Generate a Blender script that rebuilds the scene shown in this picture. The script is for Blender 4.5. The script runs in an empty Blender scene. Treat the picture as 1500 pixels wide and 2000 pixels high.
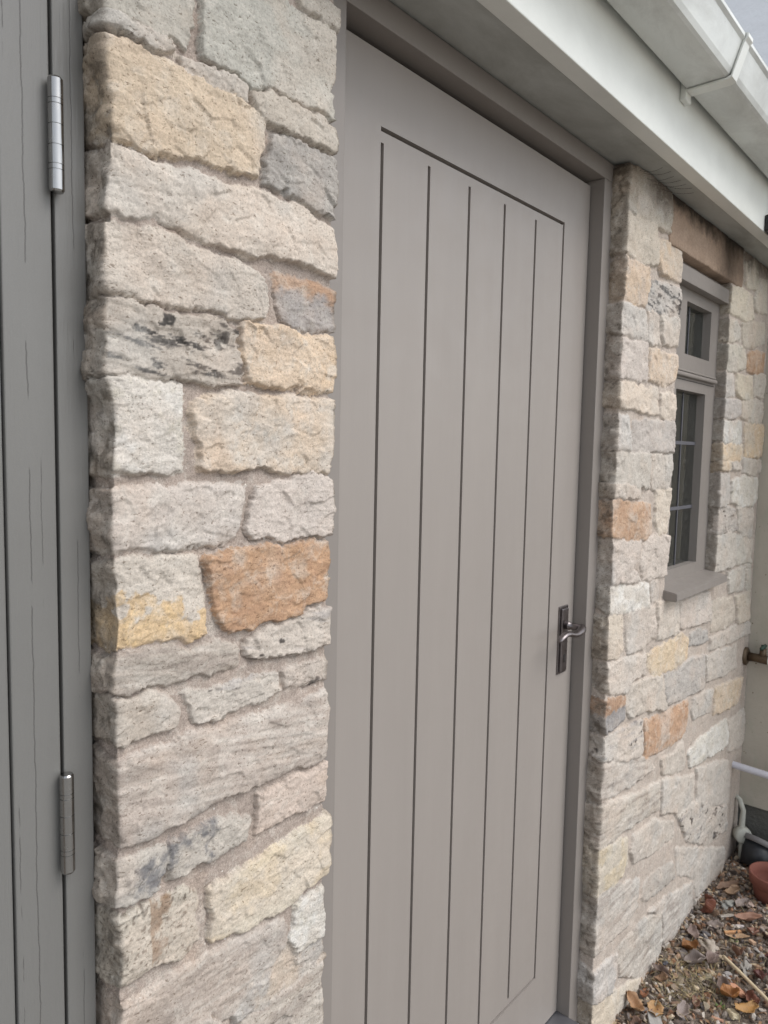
import bpy, bmesh, math, random
import numpy as np
from mathutils import Vector, Matrix, Euler

# ---------------------------------------------------------------- camera, world, sun, exposure
scene = bpy.context.scene
COL = scene.collection
cam_data = bpy.data.cameras.new('camera')
cam = bpy.data.objects.new('camera', cam_data)
COL.objects.link(cam)
scene.camera = cam
YAW, PITCH, ROLL = 0.7055163545, -0.0839131839, 0.0198995214
CAM = Vector((-1.1021828, -0.7749131, 1.3832296))
d = Vector((math.cos(PITCH)*math.cos(YAW), math.cos(PITCH)*math.sin(YAW), math.sin(PITCH)))
r = d.cross(Vector((0, 0, 1))).normalized()
u = r.cross(d)
r2 = math.cos(ROLL)*r + math.sin(ROLL)*u
u2 = -math.sin(ROLL)*r + math.cos(ROLL)*u
cam.matrix_world = Matrix(((r2.x, u2.x, -d.x, CAM.x), (r2.y, u2.y, -d.y, CAM.y), (r2.z, u2.z, -d.z, CAM.z), (0, 0, 0, 1)))
cam_data.sensor_fit = 'HORIZONTAL'
cam_data.sensor_width = 36
cam_data.lens = 36*1450/1500
cam_data.clip_start = 0.01
cam_data.clip_end = 500
cam_data.dof.use_dof = True
cam_data.dof.focus_distance = 0.95
cam_data.dof.aperture_fstop = 26
SUN_AZ = math.radians(-68)      # direction towards the sun in the ground plane (from +x axis)
SUN_EL = math.radians(50)
world = bpy.data.worlds.new('World')
scene.world = world
world.use_nodes = True
wn = world.node_tree
wn.nodes.clear()
sky = wn.nodes.new('ShaderNodeTexSky')
sky.sky_type = 'NISHITA'
sky.sun_disc = False
sky.sun_elevation = SUN_EL
sky.sun_rotation = math.radians(90) - SUN_AZ
sky.air_density = 1.0
sky.dust_density = 1.0
sky.ozone_density = 1.0
hs = wn.nodes.new('ShaderNodeHueSaturation')      # overcast: the cloud layer greys the sky
hs.inputs['Saturation'].default_value = 0.28
bgn = wn.nodes.new('ShaderNodeBackground')
bgn.inputs['Strength'].default_value = 0.13
wo = wn.nodes.new('ShaderNodeOutputWorld')
wn.links.new(sky.outputs[0], hs.inputs['Color'])
wn.links.new(hs.outputs[0], bgn.inputs[0])
wn.links.new(bgn.outputs[0], wo.inputs[0])
sl = bpy.data.lights.new('sun', 'SUN')
sl.energy = 1.0
sl.angle = math.radians(34)
sl.color = (1.0, 0.965, 0.93)
so = bpy.data.objects.new('sun', sl)
COL.objects.link(so)
sd = Vector((math.cos(SUN_EL)*math.cos(SUN_AZ), math.cos(SUN_EL)*math.sin(SUN_AZ), math.sin(SUN_EL)))
so.rotation_euler = sd.to_track_quat('Z', 'Y').to_euler()
so.location = sd*5
scene.view_settings.view_transform = 'Standard'
scene.view_settings.look = 'None'
scene.view_settings.exposure = 0.90
scene.view_settings.gamma = 1
scene.render.resolution_x = 768
scene.render.resolution_y = 1024

rng = random.Random(7)

# ---------------------------------------------------------------- helpers
def lin(c, k=1.0):
    o = []
    for v in c:
        v = v/255.0
        o.append((v/12.92 if v <= 0.04045 else ((v+0.055)/1.055)**2.4)*k)
    return tuple(o)

def link(o, parent=None):
    COL.objects.link(o)
    if parent is not None:
        o.parent = parent
    return o

def tag(o, label=None, cat=None, group=None, kind=None):
    if label: o['label'] = label
    if cat: o['category'] = cat
    if group: o['group'] = group
    if kind: o['kind'] = kind
    return o

def empty(name, loc=(0, 0, 0), rot=(0, 0, 0)):
    o = bpy.data.objects.new(name, None)
    o.empty_display_size = 0.05
    o.location = loc
    o.rotation_euler = rot
    return link(o)

def obj(name, verts, faces, mat, parent=None, smooth=False):
    me = bpy.data.meshes.new(name)
    me.from_pydata([tuple(v) for v in verts], [], [tuple(f) for f in faces])
    me.update()
    if smooth:
        me.polygons.foreach_set('use_smooth', [True]*len(me.polygons))
    me.materials.append(mat)
    return link(bpy.data.objects.new(name, me), parent)

def bmobj(name, bm, mat, parent=None, smooth=False):
    bmesh.ops.recalc_face_normals(bm, faces=bm.faces)
    me = bpy.data.meshes.new(name)
    bm.to_mesh(me)
    bm.free()
    if smooth:
        me.polygons.foreach_set('use_smooth', [True]*len(me.polygons))
    me.materials.append(mat)
    return link(bpy.data.objects.new(name, me), parent)

def add_box(bm, x0, x1, y0, y1, z0, z1, bev=0.0):
    r_ = bmesh.ops.create_cube(bm, size=1.0)
    vs = r_['verts']
    for v in vs:
        v.co = Vector(((x0+x1)/2+v.co.x*(x1-x0), (y0+y1)/2+v.co.y*(y1-y0), (z0+z1)/2+v.co.z*(z1-z0)))
    if bev > 0:
        es = list({e for v in vs for e in v.link_edges})
        bmesh.ops.bevel(bm, geom=es, offset=bev, segments=2, affect='EDGES', profile=0.5)

def box(name, x0, x1, y0, y1, z0, z1, mat, parent=None, bev=0.0):
    bm = bmesh.new()
    add_box(bm, x0, x1, y0, y1, z0, z1, bev)
    return bmobj(name, bm, mat, parent)

def add_tube(bm, pts, radii, n=16, caps=True):
    pts = [Vector(p) for p in pts]
    rings = []
    prev = None
    for i, p in enumerate(pts):
        a = pts[max(i-1, 0)]
        b = pts[min(i+1, len(pts)-1)]
        t = (b-a)
        if t.length < 1e-9: t = Vector((0, 0, 1))
        t.normalize()
        if prev is None:
            up = Vector((0, 0, 1)) if abs(t.z) < 0.9 else Vector((1, 0, 0))
            s = t.cross(up).normalized()
        else:
            s = (prev - t*prev.dot(t))
            s.normalize()
        prev = s
        w = t.cross(s)
        rr = radii[i] if hasattr(radii, '__len__') else radii
        if not hasattr(rr, '__len__'): rr = (rr, rr)
        rings.append([bm.verts.new(p + s*math.cos(2*math.pi*k/n)*rr[0] + w*math.sin(2*math.pi*k/n)*rr[1]) for k in range(n)])
    for i in range(len(rings)-1):
        for k in range(n):
            bm.faces.new((rings[i][k], rings[i][(k+1) % n], rings[i+1][(k+1) % n], rings[i+1][k]))
    if caps:
        bm.faces.new(rings[0][::-1])
        bm.faces.new(rings[-1])

def depth_slab(name, xs, zs, depth, yback, mat, parent=None):
    """front faces at y = depth[i][j] over the cell grid (None = hole), side walls where cells step, a back face at yback"""
    V, F = [], []
    def quad(a, b, c_, d_):
        n = len(V)
        V.extend((a, b, c_, d_))
        F.append((n, n+1, n+2, n+3))
    nx, nz = len(xs)-1, len(zs)-1
    g = lambda i, j: depth[i][j] if 0 <= i < nx and 0 <= j < nz else None
    for i in range(nx):
        for j in range(nz):
            y = g(i, j)
            if y is not None:
                quad((xs[i], y, zs[j]), (xs[i+1], y, zs[j]), (xs[i+1], y, zs[j+1]), (xs[i], y, zs[j+1]))
                quad((xs[i], yback, zs[j]), (xs[i], yback, zs[j+1]), (xs[i+1], yback, zs[j+1]), (xs[i+1], yback, zs[j]))
    for i in range(nx+1):
        for j in range(nz):
            a, b = g(i-1, j), g(i, j)
            a_ = yback if a is None else a
            b_ = yback if b is None else b
            if abs(a_-b_) > 1e-7:
                quad((xs[i], a_, zs[j]), (xs[i], b_, zs[j]), (xs[i], b_, zs[j+1]), (xs[i], a_, zs[j+1]))
    for i in range(nx):
        for j in range(nz+1):
            a, b = g(i, j-1), g(i, j)
            a_ = yback if a is None else a
            b_ = yback if b is None else b
            if abs(a_-b_) > 1e-7:
                quad((xs[i], a_, zs[j]), (xs[i+1], a_, zs[j]), (xs[i+1], b_, zs[j]), (xs[i], b_, zs[j]))
    bm = bmesh.new()
    vv = [bm.verts.new(v) for v in V]
    for f in F: bm.faces.new([vv[k] for k in f])
    bmesh.ops.remove_doubles(bm, verts=bm.verts, dist=1e-5)
    return bmobj(name, bm, mat, parent)

# ---------------------------------------------------------------- numpy noise
_P = np.random.RandomState(11).permutation(4096)
_G = np.random.RandomState(12).uniform(-1, 1, 4096)
def _h(ix, iy, s=0):
    return _P[(ix + _P[(iy + 977*s) & 4095]) & 4095]
def vnoise(x, y, s=0):
    ix = np.floor(x).astype(np.int64); iy = np.floor(y).astype(np.int64)
    fx = x-ix; fy = y-iy
    fx = fx*fx*fx*(fx*(fx*6-15)+10); fy = fy*fy*fy*(fy*(fy*6-15)+10)
    a = _G[_h(ix, iy, s)]; b = _G[_h(ix+1, iy, s)]; c_ = _G[_h(ix, iy+1, s)]; e = _G[_h(ix+1, iy+1, s)]
    return (a*(1-fx)+b*fx)*(1-fy)+(c_*(1-fx)+e*fx)*fy
def fbm(x, y, s=0, o=4, gain=0.5):
    t = 0; a = 1.0; n = 0
    for k in range(o):
        t = t + a*vnoise(x*2**k+13.7*k, y*2**k-7.1*k, s+k); n += a; a *= gain
    return t/n
def ridged(x, y, s=0, o=4):
    t = 0; a = 1.0; n = 0
    for k in range(o):
        t = t + a*(1-2*np.abs(vnoise(x*2**k+3.1*k, y*2**k+9.2*k, s+k))); n += a; a *= 0.5
    return t/n
def facets(x, y, s=0):
    """plates of broken stone: a tilted plane per jittered cell"""
    ix = np.floor(x).astype(np.int64); iy = np.floor(y).astype(np.int64)
    best = np.full(x.shape, 1e9); val = np.zeros(x.shape)
    for dx in (-1, 0, 1):
        for dy in (-1, 0, 1):
            cx = ix+dx; cy = iy+dy
            jx = cx+0.5+0.45*_G[_h(cx, cy, s+1)]; jy = cy+0.5+0.45*_G[_h(cx, cy, s+2)]
            dd = (x-jx)**2+(y-jy)**2
            h = _G[_h(cx, cy, s+3)]*0.5 + (x-jx)*_G[_h(cx, cy, s+4)] + (y-jy)*_G[_h(cx, cy, s+5)]
            m = dd < best
            best = np.where(m, dd, best); val = np.where(m, h, val)
    return val
def sstep(a, b, x):
    t = np.clip((x-a)/(b-a), 0, 1)
    return t*t*(3-2*t)

def poly_sd(px, pz, poly):
    """signed distance, positive inside"""
    n = len(poly)
    dmin = np.full(px.shape, 1e9)
    ins = np.zeros(px.shape, bool)
    for i in range(n):
        ax, az = poly[i]; bx_, bz = poly[(i+1) % n]
        ex, ez = bx_-ax, bz-az
        l2 = ex*ex+ez*ez+1e-12
        t = np.clip(((px-ax)*ex+(pz-az)*ez)/l2, 0, 1)
        dd = np.hypot(px-ax-t*ex, pz-az-t*ez)
        dmin = np.minimum(dmin, dd)
        if az != bz:
            c_ = ((az > pz) != (bz > pz)) & (px < (bx_-ax)*(pz-az)/(bz-az)+ax)
            ins ^= c_
    return np.where(ins, dmin, -dmin)

# ---------------------------------------------------------------- materials
def new_mat(name):
    m = bpy.data.materials.new(name)
    m.use_nodes = True
    nt = m.node_tree
    b = nt.nodes['Principled BSDF']
    return m, nt, b
def N(nt, t, **kw):
    n = nt.nodes.new(t)
    for k, v in kw.items():
        if k.startswith('_'): setattr(n, k[1:], v)
        else: n.inputs[k].default_value = v
    return n
def coords(nt):
    return nt.nodes.new('ShaderNodeTexCoord').outputs['Object']
def mapping(nt, vec, scale):
    m = nt.nodes.new('ShaderNodeMapping')
    m.inputs['Scale'].default_value = scale
    nt.links.new(vec, m.inputs['Vector'])
    return m.outputs[0]
def noise(nt, vec, scale, detail=4, rough=0.55, dist=0.0):
    n = nt.nodes.new('ShaderNodeTexNoise')
    n.inputs['Scale'].default_value = scale
    n.inputs['Detail'].default_value = detail
    n.inputs['Roughness'].default_value = rough
    n.inputs['Distortion'].default_value = dist
    nt.links.new(vec, n.inputs['Vector'])
    return n.outputs['Fac']
def ramp(nt, fac, stops):
    n = nt.nodes.new('ShaderNodeValToRGB')
    e = n.color_ramp.elements
    while len(e) > 1: e.remove(e[-1])
    for i, (p, c_) in enumerate(stops):
        el = e[0] if i == 0 else e.new(p)
        el.position = p
        el.color = (c_, c_, c_, 1) if not hasattr(c_, '__len__') else (*c_[:3], 1)
    nt.links.new(fac, n.inputs[0])
    return n.outputs[0]
def mix(nt, fac, a, b, mode='MIX'):
    n = nt.nodes.new('ShaderNodeMix')
    n.data_type = 'RGBA'
    n.blend_type = mode
    for s, v in ((0, fac), (6, a), (7, b)):
        if isinstance(v, (int, float)): n.inputs[s].default_value = v
        elif isinstance(v, tuple): n.inputs[s].default_value = (*v[:3], 1)
        else: nt.links.new(v, n.inputs[s])
    return n.outputs[2]
def math_(nt, op, a, b=0.0):
    n = nt.nodes.new('ShaderNodeMath')
    n.operation = op
    for s, v in ((0, a), (1, b)):
        if isinstance(v, (int, float)): n.inputs[s].default_value = v
        else: nt.links.new(v, n.inputs[s])
    return n.outputs[0]
def bump(nt, bsdf, h, strength, dist=0.001, prev=None):
    n = nt.nodes.new('ShaderNodeBump')
    n.inputs['Strength'].default_value = strength
    n.inputs['Distance'].default_value = dist
    nt.links.new(h, n.inputs['Height'])
    if prev is not None: nt.links.new(prev, n.inputs['Normal'])
    nt.links.new(n.outputs[0], bsdf.inputs['Normal'])
    return n.outputs[0]

def stone_material():
    m, nt, b = new_mat('sandstone')
    v = coords(nt)
    at = nt.nodes.new('ShaderNodeAttribute'); at.attribute_name = 'stone_colour'
    ms = nt.nodes.new('ShaderNodeAttribute'); ms.attribute_name = 'stone_mask'
    col = at.outputs['Color']
    big = noise(nt, v, 22, 5, 0.6, 0.4)
    col = mix(nt, 0.55, col, mix(nt, 1.0, col, ramp(nt, big, [(0.3, 0.84), (0.7, 1.14)]), 'MULTIPLY'))
    # lime bloom and warm iron tint in soft clouds
    col = mix(nt, ramp(nt, noise(nt, v, 38, 6, 0.65, 0.8), [(0.50, 0.0), (0.72, 0.45)]), col, lin((206, 200, 190)))
    col = mix(nt, ramp(nt, noise(nt, mapping(nt, v, (1, 1, 1.4)), 14, 5, 0.6), [(0.52, 0.0), (0.75, 0.16)]), col, lin((196, 166, 138)))
    # grain
    fine = noise(nt, v, 380, 4, 0.8)
    col = mix(nt, 1.0, col, ramp(nt, fine, [(0.32, 0.72), (0.52, 1.02), (0.70, 1.20)]), 'MULTIPLY')
    pits = noise(nt, mapping(nt, v, (1, 1, 1.8)), 210, 3, 0.6, 0.6)
    pitm = ramp(nt, pits, [(0.325, 1.0), (0.40, 0.0)])
    pitm = mix(nt, 1.0, pitm, ms.outputs['Fac'], 'MULTIPLY')
    col = mix(nt, pitm, col, mix(nt, 1.0, col, (0.5, 0.47, 0.44), 'MULTIPLY'))
    # pale grit in the mortar
    vr = nt.nodes.new('ShaderNodeTexVoronoi'); vr.inputs['Scale'].default_value = 155
    nt.links.new(v, vr.inputs['Vector'])
    sp = ramp(nt, vr.outputs['Distance'], [(0.0, 1.0), (0.16, 1.0), (0.26, 0.0)])
    sel = ramp(nt, vr.outputs['Color'], [(0.80, 0.0), (0.84, 1.0)])
    sp = mix(nt, 1.0, sp, sel, 'MULTIPLY')
    inv = math_(nt, 'SUBTRACT', 1.0, ms.outputs['Fac'])
    sp = mix(nt, 1.0, sp, inv, 'MULTIPLY')
    col = mix(nt, sp, col, lin((225, 220, 212)))
    sand = ramp(nt, noise(nt, v, 700, 3, 0.8), [(0.36, 0.66), (0.52, 1.0), (0.66, 1.25)])
    col = mix(nt, math_(nt, 'MULTIPLY', inv, 0.9), col, mix(nt, 1.0, col, sand, 'MULTIPLY'))
    nt.links.new(col, b.inputs['Base Color'])
    b.inputs['Roughness'].default_value = 0.93
    b.inputs['Specular IOR Level'].default_value = 0.25
    h1 = noise(nt, mapping(nt, v, (1, 1, 1.5)), 120, 8, 0.68, 0.5)
    gr = nt.nodes.new('ShaderNodeAttribute'); gr.attribute_name = 'stone_grain'
    n1 = bump(nt, b, h1, 0.6, 0.0016)
    nt.links.new(gr.outputs['Fac'], b.inputs['Normal'].links[0].from_node.inputs['Strength'])
    bump(nt, b, mix(nt, 0.6, fine, pits), 0.55, 0.0010, n1)
    nt.links.new(math_(nt, 'MULTIPLY', gr.outputs['Fac'], 0.9), b.inputs['Normal'].links[0].from_node.inputs['Strength'])
    return m

def paint(name, rgb, k=1.0, rough=0.42, grain=(1, 1, 1), crack=False, dirt=0.0, bumpy=0.12):
    m, nt, b = new_mat(name)
    v = coords(nt)
    base = lin(rgb, k)
    c0 = tuple(x*0.88 for x in base); c1 = tuple(min(1, x*1.12) for x in base)
    col = mix(nt, noise(nt, mapping(nt, v, grain), 9, 6, 0.68), c0, c1)
    col = mix(nt, ramp(nt, noise(nt, v, 900, 2, 0.6), [(0.35, 0.35), (0.65, 0.0)]), col, tuple(x*0.86 for x in base))
    # tiny specks and runs of dirt
    sp = ramp(nt, noise(nt, v, 95, 2, 0.5), [(0.17, 1.0), (0.205, 0.0)])
    col = mix(nt, sp, col, tuple(x*0.35 for x in base))
    if dirt:
        dm = ramp(nt, noise(nt, mapping(nt, v, (0.5, 1, 1)), 9, 7, 0.7, 0.5), [(0.42, 0.0), (0.75, dirt)])
        col = mix(nt, dm, col, lin((96, 90, 78)))
    n0 = None
    hb = noise(nt, mapping(nt, v, grain), 55, 6, 0.6)
    if crack:
        sx = nt.nodes.new('ShaderNodeSeparateXYZ'); nt.links.new(v, sx.inputs[0])
        wob = math_(nt, 'MULTIPLY', math_(nt, 'SUBTRACT', noise(nt, mapping(nt, v, (0, 0, 1)), 9, 8, 0.75), 0.5), 0.010)
        part_ = noise(nt, mapping(nt, v, (6, 1, 1)), 5, 4, 0.6)
        for c_, w_, t_ in ((-0.7715, 0.36, 0.40), (-0.7235, 0.30, 0.52), (-0.7600, 0.25, 0.54), (-0.8290, 0.35, 0.45), (-0.8800, 0.35, 0.48), (-0.7880, 0.3, 0.56), (-0.95, .35, .5)):
            dx_ = math_(nt, 'ABSOLUTE', math_(nt, 'ADD', math_(nt, 'SUBTRACT', sx.outputs['X'], c_), wob))
            cr = ramp(nt, math_(nt, 'MULTIPLY', dx_, 1000.0/(2*w_)), [(0.0, 1.0), (0.5, 0.9), (1.0, 0.0)])
            cr = math_(nt, 'MULTIPLY', cr, ramp(nt, part_, [(t_, 0.0), (t_+0.02, 1.0)]))
            col = mix(nt, math_(nt, 'MULTIPLY', cr, 0.55), col, lin((60, 58, 56)))
            hb = math_(nt, 'SUBTRACT', hb, math_(nt, 'MULTIPLY', cr, 0.6))
    nt.links.new(col, b.inputs['Base Color'])
    nt.links.new(ramp(nt, noise(nt, v, 18, 4, 0.6), [(0.3, rough-0.06), (0.7, rough+0.1)]), b.inputs['Roughness'])
    b.inputs['Specular IOR Level'].default_value = 0.4
    n1 = bump(nt, b, hb, bumpy, 0.002)
    bump(nt, b, noise(nt, mapping(nt, v, grain), 420, 3, 0.6), bumpy*0.8, 0.0006, n1)
    return m

def plain(name, rgb, k=1.0, rough=0.5, metal=0.0, var=0.12, scale=40, bumpy=0.1, bd=0.001, vary_obj=0.0):
    m, nt, b = new_mat(name)
    v = coords(nt)
    base = lin(rgb, k)
    col = mix(nt, noise(nt, v, scale, 5, 0.65), tuple(x*(1-var) for x in base), tuple(min(1, x*(1+var)) for x in base))
    if vary_obj:
        oi = nt.nodes.new('ShaderNodeObjectInfo')
        h = nt.nodes.new('ShaderNodeHueSaturation')
        nt.links.new(col, h.inputs['Color'])
        nt.links.new(math_(nt, 'ADD', math_(nt, 'MULTIPLY', oi.outputs['Random'], vary_obj), 1-vary_obj*0.5), h.inputs['Value'])
        col = h.outputs[0]
    nt.links.new(col, b.inputs['Base Color'])
    b.inputs['Roughness'].default_value = rough
    b.inputs['Metallic'].default_value = metal
    bump(nt, b, noise(nt, v, scale*3, 4, 0.6), bumpy, bd)
    return m

M_STONE = stone_material()
M_DOOR = paint('warm_grey_paint', (149, 142, 136), grain=(1, 1, 0.10), rough=0.40, bumpy=0.12)
M_FRAME = paint('warm_grey_frame_paint', (149, 142, 136), 0.84, grain=(1, 1, 0.15), rough=0.45, bumpy=0.10)
M_GARAGE = paint('cool_grey_weathered_paint', (116, 115, 112), grain=(1, 1, 0.08), rough=0.36, crack=True, bumpy=0.45)
M_UPVC = paint('white_plastic', (232, 234, 228), rough=0.35, bumpy=0.05, dirt=0.07)
M_SOFFIT = paint('white_painted_soffit', (212, 215, 210), 0.74, rough=0.5, bumpy=0.08, dirt=0.45)
M_GUTTER = paint('dirty_white_gutter_plastic', (222, 225, 221), rough=0.35, bumpy=0.05, dirt=0.40)
M_DARK = plain('dark_backing', (40, 38, 36), rough=0.9)
M_WALLIN = plain('plain_blockwork', (130, 125, 118), rough=0.9)
M_ROOF = plain('slate', (70, 72, 76), rough=0.7)

def lintel_material():
    m, nt, b = new_mat('brown_sandstone_lintel')
    v = coords(nt)
    col = mix(nt, noise(nt, v, 16, 6, 0.65, 0.4), lin((140, 118, 100)), lin((178, 156, 136)))
    col = mix(nt, 1.0, col, ramp(nt, noise(nt, v, 190, 5, 0.7), [(0.3, 0.72), (0.7, 1.18)]), 'MULTIPLY')
    # soot and old cobweb under the soffit and at the right-hand end
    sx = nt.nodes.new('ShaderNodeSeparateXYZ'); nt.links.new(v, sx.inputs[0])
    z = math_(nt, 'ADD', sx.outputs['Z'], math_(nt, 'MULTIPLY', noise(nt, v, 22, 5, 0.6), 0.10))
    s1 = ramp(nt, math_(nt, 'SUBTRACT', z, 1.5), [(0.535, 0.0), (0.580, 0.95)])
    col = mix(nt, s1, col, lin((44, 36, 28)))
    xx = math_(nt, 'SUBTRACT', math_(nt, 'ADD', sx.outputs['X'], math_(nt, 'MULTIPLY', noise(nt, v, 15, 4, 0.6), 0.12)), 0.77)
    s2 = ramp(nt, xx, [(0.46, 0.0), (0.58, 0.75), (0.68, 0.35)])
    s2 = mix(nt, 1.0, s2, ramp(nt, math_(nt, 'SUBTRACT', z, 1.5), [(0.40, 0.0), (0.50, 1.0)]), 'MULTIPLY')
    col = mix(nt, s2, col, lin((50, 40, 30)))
    nt.links.new(col, b.inputs['Base Color'])
    b.inputs['Roughness'].default_value = 0.92
    n1 = bump(nt, b, noise(nt, v, 60, 7, 0.65), 0.5, 0.004)
    bump(nt, b, noise(nt, v, 420, 3, 0.7), 0.5, 0.001, n1)
    return m
M_LINTEL = lintel_material()

def metal_material(name, rgb, rough, streak=(1, 1, 1), metal=1.0):
    m, nt, b = new_mat(name)
    v = coords(nt)
    base = lin(rgb)
    nt.links.new(mix(nt, noise(nt, mapping(nt, v, streak), 160, 4, 0.6), tuple(x*0.8 for x in base), tuple(min(1, x*1.15) for x in base)), b.inputs['Base Color'])
    nt.links.new(ramp(nt, noise(nt, v, 90, 4, 0.6), [(0.3, rough-0.07), (0.7, rough+0.10)]), b.inputs['Roughness'])
    b.inputs['Metallic'].default_value = metal
    bump(nt, b, noise(nt, mapping(nt, v, streak), 500, 3, 0.6), 0.06, 0.0005)
    return m
M_STEEL = metal_material('brushed_steel', (168, 167, 165), 0.20, (1, 1, 0.12))
M_STEELDARK = metal_material('steel_joint', (70, 70, 70), 0.4)
M_PEWTER = metal_material('dark_pewter', (128, 122, 122), 0.33)
M_BRASS = metal_material('tarnished_brass', (98, 84, 68), 0.5, metal=0.7)

def glass_material():
    m, nt, b = new_mat('window_glass')
    out = nt.nodes['Material Output']
    v = coords(nt)
    gl = nt.nodes.new('ShaderNodeBsdfGlossy'); gl.inputs['Roughness'].default_value = 0.015
    gl.inputs['Color'].default_value = (0.93, 0.96, 0.95, 1)
    tr = nt.nodes.new('ShaderNodeBsdfTransparent'); tr.inputs['Color'].default_value = (0.80, 0.86, 0.84, 1)
    fr = nt.nodes.new('ShaderNodeFresnel'); fr.inputs['IOR'].default_value = 1.75
    ms = nt.nodes.new('ShaderNodeMixShader')
    nt.links.new(fr.outputs[0], ms.inputs[0]); nt.links.new(tr.outputs[0], ms.inputs[1]); nt.links.new(gl.outputs[0], ms.inputs[2])
    df = nt.nodes.new('ShaderNodeBsdfDiffuse'); df.inputs['Color'].default_value = (0.55, 0.56, 0.54, 1)
    ms2 = nt.nodes.new('ShaderNodeMixShader')
    nt.links.new(ramp(nt, noise(nt, v, 70, 6, 0.75), [(0.45, 0.01), (0.85, 0.12)]), ms2.inputs[0])
    nt.links.new(ms.outputs[0], ms2.inputs[1]); nt.links.new(df.outputs[0], ms2.inputs[2])
    nt.links.new(ms2.outputs[0], out.inputs['Surface'])
    return m
M_GLASS = glass_material()

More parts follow.
